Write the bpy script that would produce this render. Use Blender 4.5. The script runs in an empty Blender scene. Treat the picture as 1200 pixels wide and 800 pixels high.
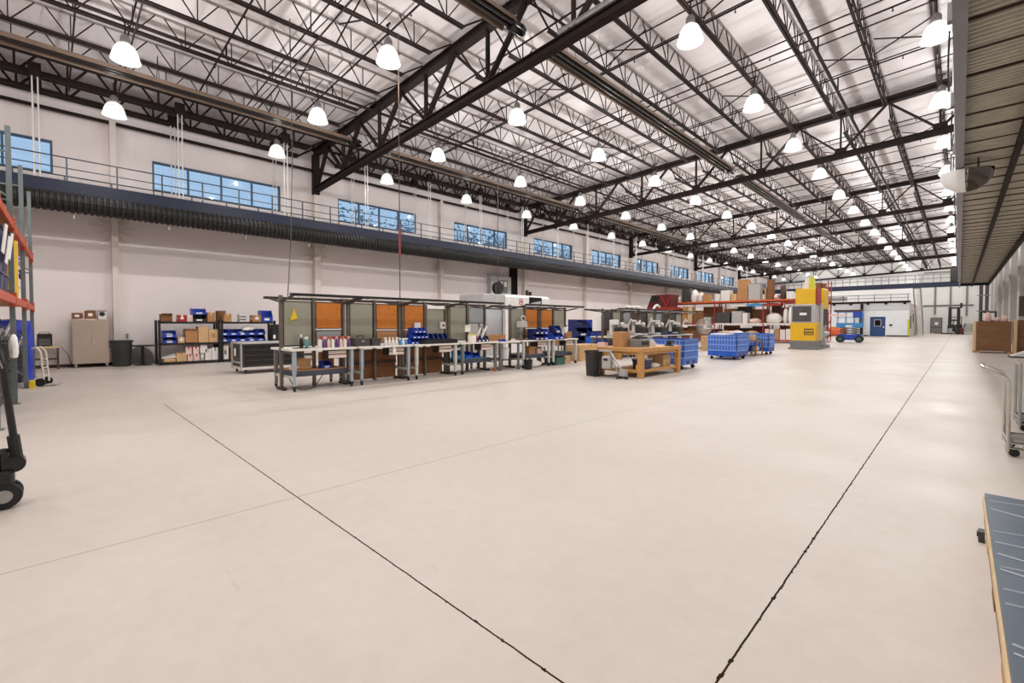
import bpy, math, random
from mathutils import Vector, Matrix
random.seed(7)
SC = bpy.context.scene
COL = SC.collection
PI = math.pi

# ------------------------------------------------------------------ survey of the hall (metres; camera foot = origin, +Y = length of hall, -X = window wall)
EYE = 1.45; FOC = 533.3; YAW = math.radians(44.5); PIT = math.radians(1.46); CY = 392.6
_f = Vector((-math.sin(YAW)*math.cos(PIT), math.cos(YAW)*math.cos(PIT), -math.sin(PIT)))
_r = Vector((math.cos(YAW), math.sin(YAW), 0.0))
_u = _r.cross(_f)
def sight(x, y): return _f + _r*((x-600)/FOC) + _u*((CY-y)/FOC)
def atX(x, X, y=390):                      # Y of the sight line x on the plane X
    d = sight(x, y); return X/d.x*d.y
def atY(x, Y, y=390):                      # X of the sight line x on the plane Y
    d = sight(x, y); return Y/d.y*d.x
def zat(X, Y, y):                          # height seen at row y above the spot X, Y
    k = (CY-y)/FOC; n = _u - _f*k
    return EYE - (n.x*X + n.y*Y)/n.z
def project(X, Y, Z):
    d = Vector((X, Y, Z-EYE)); f = d.dot(_f)
    return (600+FOC*d.dot(_r)/f, CY-FOC*d.dot(_u)/f) if f > .05 else (-9999, 0)

ORD = ['first','second','third','fourth','fifth','sixth','seventh','eighth','ninth','tenth','eleventh','twelfth','thirteenth','fourteenth','fifteenth','sixteenth','seventeenth','eighteenth','nineteenth','twentieth',
       'twenty-first','twenty-second','twenty-third','twenty-fourth','twenty-fifth','twenty-sixth','twenty-seventh','twenty-eighth','twenty-ninth','thirtieth','thirty-first','thirty-second','thirty-third']

# ------------------------------------------------------------------ materials
def lin(c):
    return tuple(((v/255)/12.92 if v/255 <= .04045 else ((v/255+.055)/1.055)**2.4) for v in c)
def rgba(c, k=1.0):
    return tuple(min(1, v*k) for v in lin(c)) + (1,)
def mat(name, c, rough=.6, metal=0.0, var=.12, scale=6.0, bump=0.0, spec=.5, stretch=None, coat=0.0):
    m = bpy.data.materials.new(name); m.use_nodes = True
    nt = m.node_tree; b = nt.nodes['Principled BSDF']
    b.inputs['Roughness'].default_value = rough; b.inputs['Metallic'].default_value = metal
    b.inputs['Specular IOR Level'].default_value = spec; b.inputs['Coat Weight'].default_value = coat
    tc = nt.nodes.new('ShaderNodeTexCoord'); no = nt.nodes.new('ShaderNodeTexNoise')
    no.inputs['Scale'].default_value = scale; no.inputs['Detail'].default_value = 4
    src = tc.outputs['Object']
    if stretch:
        mp = nt.nodes.new('ShaderNodeMapping'); mp.inputs['Scale'].default_value = stretch
        nt.links.new(src, mp.inputs['Vector']); src = mp.outputs['Vector']
    nt.links.new(src, no.inputs['Vector'])
    rp = nt.nodes.new('ShaderNodeValToRGB')
    rp.color_ramp.elements[0].position = .3; rp.color_ramp.elements[1].position = .7
    rp.color_ramp.elements[0].color = rgba(c, 1-var); rp.color_ramp.elements[1].color = rgba(c, 1+var*.6)
    nt.links.new(no.outputs['Fac'], rp.inputs['Fac']); nt.links.new(rp.outputs['Color'], b.inputs['Base Color'])
    if bump:
        bp = nt.nodes.new('ShaderNodeBump'); bp.inputs['Strength'].default_value = bump; bp.inputs['Distance'].default_value = .05
        nt.links.new(no.outputs['Fac'], bp.inputs['Height']); nt.links.new(bp.outputs['Normal'], b.inputs['Normal'])
    return m

M = {}
def mk(key, *a, **k): M[key] = mat(key, *a, **k)
mk('dark_steel', (40,30,27), .75, 0, .2, 3, spec=.2)
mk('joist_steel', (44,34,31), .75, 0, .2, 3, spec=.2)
mk('reflector_brown', (124,106,92), .4, .3, .2, 2)
mk('black_pipe', (34,30,29), .35, 0, .2, 8)
mk('duct_black', (36,35,34), .5, 0, .25, 5, spec=.35)
mk('blue_beam', (9,20,54), .38, 0, .15, 2, spec=.4)
mk('grey_beam', (118,116,122), .4, .2, .12, 3)
mk('rail_steel', (78,84,92), .4, .4, .15, 5)
mk('far_rail', (105,108,116), .5, .2, .1, 5)
mk('white_rod', (225,222,220), .4, .2, .05, 4)
mk('deck_grey', (190,183,168), .45, .5, .15, 4)
mk('galv', (170,170,168), .35, .7, .12, 7)
mk('steel', (198,184,170), .3, .92, .06, 1.2)
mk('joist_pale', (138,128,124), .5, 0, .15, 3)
mk('chrome', (200,196,190), .15, 1, .05, 5)
mk('cream', (222,212,204), .55, 0, .06, 3)
mk('white_paint', (232,230,227), .5, 0, .05, 3)
mk('office_white', (226,230,233), .55, 0, .04, 1.5)
mk('far_white', (226,224,220), .6, 0, .05, .6)
mk('column_grey', (170,165,160), .6, 0, .1, 1.2)
mk('cardboard', (178,130,84), .8, 0, .14, 5)
mk('cardboard_light', (205,168,122), .8, 0, .12, 5)
mk('cardboard_dark', (128,84,52), .8, 0, .16, 5)
mk('carton_white', (226,220,216), .6, 0, .08, 6)
mk('carton_pink', (228,196,188), .6, 0, .1, 6)
mk('carton_grey', (176,172,168), .6, 0, .1, 6)
mk('tape', (214,190,150), .3, 0, .05, 8)
mk('paper', (240,238,234), .7, 0, .03, 8)
mk('bin_blue', (28,64,172), .38, 0, .2, 9)
mk('bin_navy', (18,34,92), .4, 0, .2, 9)
mk('crate_pale', (128,164,230), .45, 0, .1, 5)
mk('crate_mid', (66,106,198), .45, 0, .14, 5)
mk('crate_blue', (74,116,204), .45, 0, .14, 5)
mk('crate_deep', (28,88,190), .4, 0, .12, 5)
mk('tarp_blue', (30,62,196), .4, 0, .25, 3, bump=.6)
mk('sky_blue', (60,136,196), .4, 0, .12, 5)
mk('black', (26,25,25), .45, 0, .25, 6)
mk('black_gloss', (18,18,18), .2, 0, .2, 6)
mk('rubber', (30,29,28), .7, 0, .2, 10)
mk('bin_black', (46,44,44), .5, 0, .15, 4)
mk('bin_green_black', (44,48,44), .55, 0, .12, 4)
mk('dark_brown', (74,56,46), .6, 0, .2, 4)
mk('grey', (120,118,116), .5, 0, .12, 5)
mk('light_grey', (182,180,178), .5, 0, .1, 5)
mk('charcoal', (70,68,66), .5, .2, .2, 9)
mk('leg_blue', (158,172,184), .45, .1, .08, 4)
mk('leg_white', (206,206,200), .45, .1, .08, 4)
mk('bench_white', (228,222,212), .4, 0, .05, 5)
mk('frame_alu', (112,102,92), .4, .4, .12, 6)
mk('frame_dark', (58,48,42), .5, .2, .15, 6)
mk('board_green', (150,148,132), .45, 0, .08, 1.8)
mk('board_grey', (150,154,154), .4, 0, .1, 1.8)
mk('board_pale', (202,206,212), .35, 0, .08, 2)
mk('cork', (198,118,44), .8, 0, .12, 12)
mk('shelf_slate', (66,70,82), .5, 0, .15, 4)
mk('drawer_pink', (226,206,196), .45, 0, .06, 6)
mk('yellow', (222,190,40), .45, 0, .1, 5)
mk('machine_yellow', (226,178,22), .42, 0, .08, 2)
mk('olive_yellow', (196,196,40), .5, 0, .1, 3)
mk('orange', (206,92,44), .5, 0, .18, 5)
mk('rack_orange', (196,84,52), .5, 0, .2, 5)
mk('rack_teal', (112,122,124), .45, .3, .15, 4)
mk('rack_red', (158,46,36), .5, 0, .2, 4)
mk('red', (176,34,36), .45, 0, .15, 5)
mk('hose_red', (150,52,52), .5, 0, .15, 5)
mk('maroon', (92,32,32), .5, 0, .2, 5)
mk('teal', (76,152,158), .35, 0, .1, 6)
mk('green', (58,104,88), .5, 0, .15, 6)
mk('purple', (96,64,120), .4, 0, .15, 8)
mk('plywood', (128,90,56), .6, 0, .28, 2.2, stretch=(1,1,7))
mk('pine', (196,142,84), .6, 0, .18, 3, stretch=(8,1,8))
mk('maple', (196,146,86), .5, 0, .2, 4, stretch=(8,1.2,8))
mk('pale_wood', (214,186,142), .65, 0, .15, 4, stretch=(8,1,8))
mk('door_blue', (34,66,120), .45, 0, .08, 3)
mk('door_grey', (122,120,116), .5, 0, .08, 3)
mk('frame_window', (70,92,116), .45, .2, .1, 4)
mk('sheet_grey', (74,88,104), .4, 0, .2, 1.6, bump=.2)
mk('scuff', (176,184,192), .5, 0, .1, 8)
mk('machine_screen', (86,84,86), .15, 0, .2, 3)
mk('dark_glass', (20,22,26), .08, 0, .1, 3)
mk('mirror_dark', (90,84,80), .06, 1, .1, 3)
mk('tree_bark', (120,124,130), .9, 0, .2, 6)
mk('tree_leaf', (128,156,164), .8, 0, .3, 3)

def floor_material():
    m = bpy.data.materials.new('polished_concrete'); m.use_nodes = True
    nt = m.node_tree; N = nt.nodes; L = nt.links; b = N['Principled BSDF']
    tc = N.new('ShaderNodeTexCoord')
    def noise(sc, det=5, rough=.55, vec=None):
        n = N.new('ShaderNodeTexNoise'); n.inputs['Scale'].default_value = sc; n.inputs['Detail'].default_value = det; n.inputs['Roughness'].default_value = rough
        L.new(vec or tc.outputs['Object'], n.inputs['Vector']); return n.outputs['Fac']
    def math_(op, a, bb=None, c=None):
        n = N.new('ShaderNodeMath'); n.operation = op
        for i, v in enumerate((a, bb, c)):
            if v is None: continue
            if isinstance(v, (int, float)): n.inputs[i].default_value = v
            else: L.new(v, n.inputs[i])
        return n.outputs[0]
    def ramp(f, p0, c0, p1, c1):
        r = N.new('ShaderNodeValToRGB'); r.color_ramp.elements[0].position = p0; r.color_ramp.elements[0].color = c0
        r.color_ramp.elements[1].position = p1; r.color_ramp.elements[1].color = c1; L.new(f, r.inputs['Fac']); return r.outputs['Color']
    def mix(f, a, bb):
        n = N.new('ShaderNodeMix'); n.data_type = 'RGBA'
        if isinstance(f, (int, float)): n.inputs[0].default_value = f
        else: L.new(f, n.inputs[0])
        for i, v in ((6, a), (7, bb)):
            if isinstance(v, tuple): n.inputs[i].default_value = v
            else: L.new(v, n.inputs[i])
        return n.outputs[2]
    base = ramp(noise(.35, 6), .32, rgba((192,181,171)), .68, rgba((205,196,189)))
    fine = ramp(noise(7, 6, .7), .35, rgba((190,179,169)), .7, rgba((205,196,189)))
    col = mix(.35, base, fine)
    mp = N.new('ShaderNodeMapping'); mp.inputs['Scale'].default_value = (.9, 7, 1); mp.inputs['Rotation'].default_value = (0,0,.6); L.new(tc.outputs['Object'], mp.inputs['Vector'])
    scr = N.new('ShaderNodeMapRange'); L.new(noise(1.7, 3, .55, mp.outputs[0]), scr.inputs['Value']); scr.inputs['From Min'].default_value = .70; scr.inputs['From Max'].default_value = .82; scr.inputs['To Max'].default_value = .35
    col = mix(scr.outputs[0], col, rgba((140,124,108)))
    sx = N.new('ShaderNodeSeparateXYZ'); L.new(tc.outputs['Object'], sx.inputs[0])
    wob = math_('MULTIPLY', math_('SUBTRACT', noise(9, 3), .5), .012)
    def joint(axis, at, w):
        d = math_('ABSOLUTE', math_('ADD', math_('SUBTRACT', sx.outputs[axis], at), wob))
        return math_('LESS_THAN', d, w)
    strong = math_('MAXIMUM', joint(0, -.675, .0048), joint(1, 1.43, .0048))
    lim = math_('GREATER_THAN', sx.outputs[0], -10.2)
    strong = math_('MULTIPLY', strong, lim)
    faint = joint(0, -3.93, .006)
    chips = math_('MULTIPLY', math_('GREATER_THAN', noise(16, 2), .62), math_('MAXIMUM', joint(0, -.675, .009), joint(1, 1.43, .009)))
    strong = math_('MAXIMUM', strong, math_('MULTIPLY', chips, lim))
    col = mix(math_('MULTIPLY', faint, .6), col, rgba((112,98,84)))
    col = mix(strong, col, rgba((52,40,30)))
    L.new(col, b.inputs['Base Color'])
    rr = N.new('ShaderNodeMapRange'); L.new(noise(.8, 5), rr.inputs['Value'])
    rr.inputs['From Min'].default_value = .3; rr.inputs['From Max'].default_value = .7; rr.inputs['To Min'].default_value = .34; rr.inputs['To Max'].default_value = .5
    L.new(rr.outputs[0], b.inputs['Roughness']); L.new(math_('MULTIPLY', math_('SUBTRACT', 1.0, strong), .22), b.inputs['Specular IOR Level'])
    bp = N.new('ShaderNodeBump'); bp.inputs['Strength'].default_value = .06; bp.inputs['Distance'].default_value = .02
    L.new(noise(2.2, 6, .6), bp.inputs['Height']); L.new(bp.outputs[0], b.inputs['Normal'])
    return m
def ceiling_material():
    m = mat('roof_insulation', (228,221,221), .4, 0, .05, .5)
    nt = m.node_tree; N = nt.nodes; L = nt.links; b = N['Principled BSDF']
    tc = N.new('ShaderNodeTexCoord'); mp = N.new('ShaderNodeMapping'); mp.inputs['Scale'].default_value = (.35, 2.2, 1)
    L.new(tc.outputs['Object'], mp.inputs['Vector'])
    n = N.new('ShaderNodeTexNoise'); n.inputs['Scale'].default_value = 1.6; n.inputs['Detail'].default_value = 5; L.new(mp.outputs[0], n.inputs['Vector'])
    w = N.new('ShaderNodeTexWave'); w.wave_type = 'BANDS'; w.bands_direction = 'Y'; w.inputs['Scale'].default_value = .17; w.inputs['Distortion'].default_value = .4
    L.new(tc.outputs['Object'], w.inputs['Vector'])
    p = N.new('ShaderNodeMath'); p.operation = 'POWER'; L.new(w.outputs['Fac'], p.inputs[0]); p.inputs[1].default_value = 24
    a = N.new('ShaderNodeMath'); a.operation = 'ADD'; L.new(n.outputs['Fac'], a.inputs[0]); L.new(p.outputs[0], a.inputs[1])
    bp = N.new('ShaderNodeBump'); bp.inputs['Strength'].default_value = .35; bp.inputs['Distance'].default_value = .12
    L.new(a.outputs[0], bp.inputs['Height']); L.new(bp.outputs[0], b.inputs['Normal'])
    return m
def wall_material():
    m = mat('painted_tilt_up_wall', (236,226,224), .6, 0, .06, .35)
    nt = m.node_tree; N = nt.nodes; L = nt.links; b = N['Principled BSDF']
    n = N.new('ShaderNodeTexNoise'); n.inputs['Scale'].default_value = 9; n.inputs['Detail'].default_value = 6
    tc = N.new('ShaderNodeTexCoord'); L.new(tc.outputs['Object'], n.inputs['Vector'])
    bp = N.new('ShaderNodeBump'); bp.inputs['Strength'].default_value = .08; bp.inputs['Distance'].default_value = .02
    L.new(n.outputs['Fac'], bp.inputs['Height']); L.new(bp.outputs[0], b.inputs['Normal'])
    return m
M['floor'] = floor_material(); M['ceiling'] = ceiling_material(); M['wall'] = wall_material()
def glass_material(name, tint, mixf, rough=.02):
    m = bpy.data.materials.new(name); m.use_nodes = True; nt = m.node_tree; N = nt.nodes; L = nt.links
    out = N['Material Output']; N.remove(N['Principled BSDF'])
    t = N.new('ShaderNodeBsdfTransparent'); t.inputs[0].default_value = tint
    g = N.new('ShaderNodeBsdfGlossy'); g.inputs['Roughness'].default_value = rough
    mx = N.new('ShaderNodeMixShader'); mx.inputs[0].default_value = mixf
    L.new(t.outputs[0], mx.inputs[1]); L.new(g.outputs[0], mx.inputs[2]); L.new(mx.outputs[0], out.inputs[0]); return m
M['pane'] = glass_material('window_glass', (.93,.97,1,1), .06)
def dome_material():
    m = bpy.data.materials.new('lit_acrylic_dome'); m.use_nodes = True; nt = m.node_tree; N = nt.nodes; L = nt.links
    out = N['Material Output']; b = N['Principled BSDF']
    b.inputs['Base Color'].default_value = (.03,.03,.03,1); b.inputs['Roughness'].default_value = .25
    b.inputs['Emission Color'].default_value = (1,.99,.965,1); b.inputs['Emission Strength'].default_value = DOME_GLOW
    t = N.new('ShaderNodeBsdfTransparent'); mx = N.new('ShaderNodeMixShader')
    lw = N.new('ShaderNodeLayerWeight'); lw.inputs['Blend'].default_value = .35
    mr = N.new('ShaderNodeMapRange'); mr.inputs['To Min'].default_value = .36; mr.inputs['To Max'].default_value = .9
    L.new(lw.outputs['Facing'], mr.inputs['Value']); L.new(mr.outputs[0], mx.inputs[0])
    L.new(t.outputs[0], mx.inputs[1]); L.new(b.outputs[0], mx.inputs[2]); L.new(mx.outputs[0], out.inputs[0]); return m
DOME_GLOW = 0.84; LAMP_W = 274; EXPOSURE = 0.0; SKY = 1.0
M['dome'] = dome_material()

# ------------------------------------------------------------------ mesh builder
class MB:
    def __init__(s): s.v = []; s.f = []
    def add(s, vs, fs):
        o = len(s.v); s.v += [tuple(p) for p in vs]; s.f += [tuple(i+o for i in f) for f in fs]; return s
    def box(s, x0, y0, z0, x1, y1, z1):
        if x0 > x1: x0, x1 = x1, x0
        if y0 > y1: y0, y1 = y1, y0
        if z0 > z1: z0, z1 = z1, z0
        return s.add([(x0,y0,z0),(x1,y0,z0),(x1,y1,z0),(x0,y1,z0),(x0,y0,z1),(x1,y0,z1),(x1,y1,z1),(x0,y1,z1)],
                     [(0,3,2,1),(4,5,6,7),(0,1,5,4),(1,2,6,5),(2,3,7,6),(3,0,4,7)])
    def cbox(s, cx, cy, cz, sx, sy, sz): return s.box(cx-sx/2, cy-sy/2, cz-sz/2, cx+sx/2, cy+sy/2, cz+sz/2)
    def chamfer(s, x0, y0, z0, x1, y1, z1, c):      # box with its vertical and top edges cut
        pts = [(x0+c,y0),(x1-c,y0),(x1,y0+c),(x1,y1-c),(x1-c,y1),(x0+c,y1),(x0,y1-c),(x0,y0+c)]
        cx, cy = (x0+x1)/2, (y0+y1)/2
        ins = [(px+(c if px < cx else -c)*.7, py+(c if py < cy else -c)*.7) for px, py in pts]
        v = [(a,b,z0) for a,b in pts]+[(a,b,z1-c) for a,b in pts]+[(a,b,z1) for a,b in ins]
        f = [tuple(range(7,-1,-1)), tuple(range(16,24))]
        for k in (0,8):
            f += [(k+i, k+(i+1)%8, k+8+(i+1)%8, k+8+i) for i in range(8)]
        return s.add(v, f)
    def bar(s, p, q, w, h=None, up=(0,0,1)):
        h = h or w; p = Vector(p); q = Vector(q); d = (q-p).normalized(); up = Vector(up)
        if abs(d.dot(up)) > .98: up = Vector((1,0,0)) if abs(d.x) < .9 else Vector((0,1,0))
        sd = d.cross(up).normalized()*(w/2); u = sd.cross(d).normalized()*(h/2)
        v = [p-sd-u, p+sd-u, p+sd+u, p-sd+u, q-sd-u, q+sd-u, q+sd+u, q-sd+u]
        return s.add(v, [(0,1,2,3),(7,6,5,4),(0,4,5,1),(1,5,6,2),(2,6,7,3),(3,7,4,0)])
    def tube(s, p, q, r, n=8, r2=None):
        p = Vector(p); q = Vector(q); r2 = r if r2 is None else r2
        d = (q-p).normalized(); a = Vector((0,0,1)) if abs(d.z) < .9 else Vector((1,0,0))
        x = d.cross(a).normalized(); y = d.cross(x)
        v = [p+(x*math.cos(2*PI*i/n)+y*math.sin(2*PI*i/n))*r for i in range(n)]+[q+(x*math.cos(2*PI*i/n)+y*math.sin(2*PI*i/n))*r2 for i in range(n)]
        return s.add(v, [tuple(range(n)), tuple(range(2*n-1,n-1,-1))]+[(i,n+i,n+(i+1)%n,(i+1)%n) for i in range(n)])
    def path(s, pts, r, n=7):                         # one bent tube through the points
        pts = [Vector(p) for p in pts]; rings = []
        for i, p in enumerate(pts):
            d = ((pts[min(i+1,len(pts)-1)]-p).normalized()+(p-pts[max(i-1,0)]).normalized())
            d = d.normalized() if d.length > 1e-6 else Vector((0,0,1))
            a = Vector((0,0,1)) if abs(d.z) < .9 else Vector((0,1,0))
            if i and abs(d.dot(px)) < .95: x = (px-d*px.dot(d)).normalized()
            else: x = d.cross(a).normalized()
            px = x; y = d.cross(x)
            rings.append([p+(x*math.cos(2*PI*k/n)+y*math.sin(2*PI*k/n))*r for k in range(n)])
        v = [q for R in rings for q in R]; f = []
        for i in range(len(rings)-1):
            for k in range(n): f.append((i*n+k, i*n+(k+1)%n, (i+1)*n+(k+1)%n, (i+1)*n+k))
        f += [tuple(range(n-1,-1,-1)), tuple(range((len(rings)-1)*n, len(rings)*n))]
        return s.add(v, f)
    def lathe(s, prof, n=16, c=(0,0,0), axis='z', cap0=True, cap1=True, sx=1, sy=1):
        def P(r, z, a):
            x, y = r*math.cos(a)*sx, r*math.sin(a)*sy
            return {'z': (c[0]+x, c[1]+y, c[2]+z), 'y': (c[0]+x, c[1]+z, c[2]+y), 'x': (c[0]+z, c[1]+x, c[2]+y)}[axis]
        v = [P(r, z, 2*PI*i/n) for r, z in prof for i in range(n)]; f = []
        for k in range(len(prof)-1):
            f += [(k*n+i, k*n+(i+1)%n, (k+1)*n+(i+1)%n, (k+1)*n+i) for i in range(n)]
        if cap0: f.append(tuple(range(n-1,-1,-1)))
        if cap1: f.append(tuple(range((len(prof)-1)*n, len(prof)*n)))
        return s.add(v, f)
    def prism(s, poly, a, b, axis='y'):               # polygon in the other two axes, swept from a to b
        def P(u, w, t): return {'y': (u,t,w), 'x': (t,u,w), 'z': (u,w,t)}[axis]
        n = len(poly); v = [P(u,w,a) for u,w in poly]+[P(u,w,b) for u,w in poly]
        return s.add(v, [tuple(range(n)), tuple(range(2*n-1,n-1,-1))]+[(i,n+i,n+(i+1)%n,(i+1)%n) for i in range(n)])
    def blob(s, cx, cy, cz, rx, ry, rz, n=12, m=7, wob=.0, flat=.0):
        rings = []
        for j in range(m+1):
            t = PI*j/m
            for i in range(n):
                a = 2*PI*i/n; w = 1+wob*math.sin(3*a+j*1.7)*math.sin(t)
                z = math.cos(t)*rz
                if z < -rz*(1-flat): z = -rz*(1-flat)
                e = .75
                cxs = math.copysign(abs(math.cos(a))**e, math.cos(a)); sns = math.copysign(abs(math.sin(a))**e, math.sin(a))
                rings.append((cx+rx*math.sin(t)**.8*cxs*w if 0 < j < m else cx, cy+ry*math.sin(t)**.8*sns*w if 0 < j < m else cy, cz+z))
        f = []
        for j in range(m):
            f += [(j*n+i, (j+1)*n+i, (j+1)*n+(i+1)%n, j*n+(i+1)%n) for i in range(n)]
        return s.add(rings, f)
    def build(s, name, m, parent=None, loc=(0,0,0), rz=0.0, smooth=False):
        me = bpy.data.meshes.new(name); me.from_pydata(s.v, [], s.f); me.validate(); me.update()
        import bmesh
        bm = bmesh.new(); bm.from_mesh(me); bmesh.ops.recalc_face_normals(bm, faces=bm.faces); bm.to_mesh(me); bm.free()
        if smooth:
            for p in me.polygons: p.use_smooth = True
            me.set_sharp_from_angle(angle=math.radians(38))
        me.materials.append(M[m] if isinstance(m, str) else m)
        o = bpy.data.objects.new(name, me); COL.objects.link(o)
        o.location = loc; o.rotation_euler = (0,0,rz)
        if parent is not None: o.parent = parent
        return o
def tag(o, label, cat, group=None, kind=None):
    o['label'] = label; o['category'] = cat
    if group: o['group'] = group
    if kind: o['kind'] = kind
    return o
def struct(o): o['kind'] = 'structure'; return o
def thing(name, label, cat, loc=(0,0,0), rz=0.0, group=None):
    o = bpy.data.objects.new(name, None); COL.objects.link(o); o.empty_display_size = .1
    o.location = loc; o.rotation_euler = (0,0,rz); return tag(o, label, cat, group)
def dup(root, loc, rz=None, label=None, group=None):
    r = root.copy(); COL.objects.link(r); r.location = loc
    if rz is not None: r.rotation_euler = (0,0,rz)
    if label: r['label'] = label
    if group: r['group'] = group
    for ch in list(root.children):
        c = ch.copy(); COL.objects.link(c); c.parent = r
        for g in list(ch.children):
            d = g.copy(); COL.objects.link(d); d.parent = c
    return r
# ================================================================== THE SETTING
XW = -21.2; XR = 3.3; YB = -6.0; YF = 93.2
def roof(X): return 9.40 + .041*(X+21.2)
BAY = 13.98; TR0 = 8.65
WIN0, WSP, WW, WZ0, WZ1 = 2.76, 6.99, 4.42, 6.34, 7.41

struct(MB().box(XW-.4, YB-.3, -.25, XR+.4, YF+.3, 0).build('floor', 'floor'))
mb = MB(); zl, zr = roof(XW-.4), roof(XR+.4)
mb.prism([(XW-.4, zl), (XR+.4, zr), (XR+.4, zr+.25), (XW-.4, zl+.25)], YB-.3, YF+.3, 'y')
struct(mb.build('ceiling', 'ceiling'))
mb = MB(); wtop = roof(XW)
mb.box(XW-.3, YB, 0, XW, YF, WZ0).box(XW-.3, YB, WZ1, XW, YF, wtop)
ys = YB
wins = [WIN0+WSP*k for k in range(-1, 12)]
for y in wins:
    mb.box(XW-.3, ys, WZ0, XW, y, WZ1); ys = y+WW
mb.box(XW-.3, ys, WZ0, XW, YF, WZ1)
struct(mb.build('wall_left', 'wall'))
struct(MB().box(XR, YB, 0, XR+.3, YF, roof(XR)).build('wall_right', 'far_white'))
mb = MB(); mb.prism([(XW-.3, 0), (XR+.3, 0), (XR+.3, roof(XR+.3)), (XW-.3, roof(XW-.3))], YF, YF+.3, 'y')
struct(mb.build('wall_far', 'far_white'))
mb = MB(); mb.prism([(XW-.3, 0), (XR+.3, 0), (XR+.3, roof(XR+.3)), (XW-.3, roof(XW-.3))], YB-.3, YB, 'y')
struct(mb.build('wall_back', 'wall'))
mb = MB(); mb.prism([(XW, 0), (-3.9, 0), (-3.9, roof(-3.9)), (XW, roof(XW))], 78.72, 79.0, 'y')
struct(mb.build('wall_partition', 'far_white'))
struct(MB().box(XW, YB, 0, XW+.03, YF, .1).build('baseboard_left', 'dark_brown'))
struct(MB().box(XR-.03, YB, 0, XR, YF, .1).build('baseboard_right', 'grey'))

# windows of the window wall
for i, y in enumerate(wins):
    f = MB(); t = .06
    f.box(XW-.16, y, WZ0, XW-.04, y+t, WZ1).box(XW-.16, y+WW-t, WZ0, XW-.04, y+WW, WZ1)
    f.box(XW-.16, y+t, WZ0, XW-.04, y+WW-t, WZ0+t).box(XW-.16, y+t, WZ1-t, XW-.04, y+WW-t, WZ1)
    for q in (1, 2, 3): f.box(XW-.15, y+WW*q/4-.03, WZ0+t, XW-.05, y+WW*q/4+.03, WZ1-t)
    w = struct(f.build('window_%d' % (i+1), 'frame_window'))
    for q in range(4):
        MB().box(XW-.11, y+WW*q/4+.03, WZ0+t, XW-.10, y+WW*(q+1)/4-.03, WZ1-t).build('window_pane', 'pane', w)

# columns on the window wall, one per half bay
for k in range(0, 12):
    y = 1.66+6.99*k
    heavy = k % 2 == 1; hw = .13 if heavy else .085
    c = MB().box(XW, y-hw, 0, XW+.3, y+hw, 7.28 if heavy else 8.45)
    col = struct(c.build('column', 'cream'))
    b = MB()
    for s in (-1, 1):                                 # splayed brackets under the walkway
        for (dy, dz) in ((.45, .34), (.62, .08), (.5, -.2), (.3, -.42)):
            b.bar((XW+.13, y+s*hw, 4.72+dz*.3), (XW+.05, y+s*dy, 4.72+dz), .05, .03)
    b.build('bracket', 'cream', col)

# columns along the catwalk wall
for k, y in enumerate((20.0, 27.0, 34.8, 42.0, 49.0, 56.0, 63.0, 70.0, 77.0)):
    c = MB().chamfer(2.55, y-.75, 0, XR, y+.75, roof(2.55)-.02, .04)
    struct(c.build('column', 'column_grey'))

# ------------------------------------------------------------------ trusses across the hall
def zb(X): return 7.42 + .041*(X+21.2)               # underside of lower chord
def zt(X): return 9.06 + .041*(X+21.2)               # underside of upper chord
BN = [-21.20+2.94*k for k in range(1, 9)]             # lower nodes  -18.32 ... 
TN = [-19.73+2.94*k for k in range(0, 8)]
XE = 3.2
def make_truss(label):
    t = thing('roof_truss', label, 'roof truss', (0, TR0, 0), 0, 'deep trusses spanning across the hall')
    m = MB()
    m.bar((XW+.05, 0, zb(XW)+.11), (XE, 0, zb(XE)+.11), .07, .2)
    m.bar((XW+.05, 0, zb(XW)+.02), (XE, 0, zb(XE)+.02), .24, .035).bar((XW+.05, 0, zb(XW)+.2), (XE, 0, zb(XE)+.2), .24, .03)
    m.build('bottom_chord', 'dark_steel', t)
    m = MB(); m.bar((XW+.05, 0, zt(XW)+.13), (XE, 0, zt(XE)+.13), .08, .24)
    m.bar((XW+.05, 0, zt(XW)+.02), (XE, 0, zt(XE)+.02), .26, .035).bar((XW+.05, 0, zt(XW)+.23), (XE, 0, zt(XE)+.23), .26, .03)
    m.build('top_chord', 'dark_steel', t)
    m = MB()
    m.box(XW+.02, -.13, zb(XW)-.1, XW+.3, .13, zt(XW)+.02); m.build('end_post', 'dark_steel', t)
    for xb in BN:
        for xt in (xb-1.47, xb+1.47):
            if xt > XE: continue
            m = MB()
            for s in (-.045, .045): m.bar((xb, s, zb(xb)+.2), (xt, s, zt(xt)+.03), .055, .07, (0,1,0))
            m.build('web_member', 'dark_steel', t)
        m = MB()
        for s in (-.04, .04): m.bar((xb, s, zb(xb)+.2), (xb, s, zt(xb)+.03), .05, .05, (0,1,0))
        m.build('web_member', 'dark_steel', t)
        g = MB().box(xb-.2, -.012, zb(xb)+.12, xb+.2, .012, zb(xb)+.42); g.build('gusset', 'dark_steel', t)
    m = MB()
    for s in (-.045, .045): m.bar((XW+.3, s, zb(XW)+.2), (TN[0], s, zt(TN[0])+.03), .055, .07, (0,1,0))
    m.build('web_member', 'dark_steel', t)
    return t
def tl(k): return 'dark steel roof truss spanning the hall, %s from the camera end' % ORD[k]
truss = make_truss(tl(0))
for k in range(1, 6): dup(truss, (0, TR0+BAY*k, 0), None, tl(k))

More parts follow.
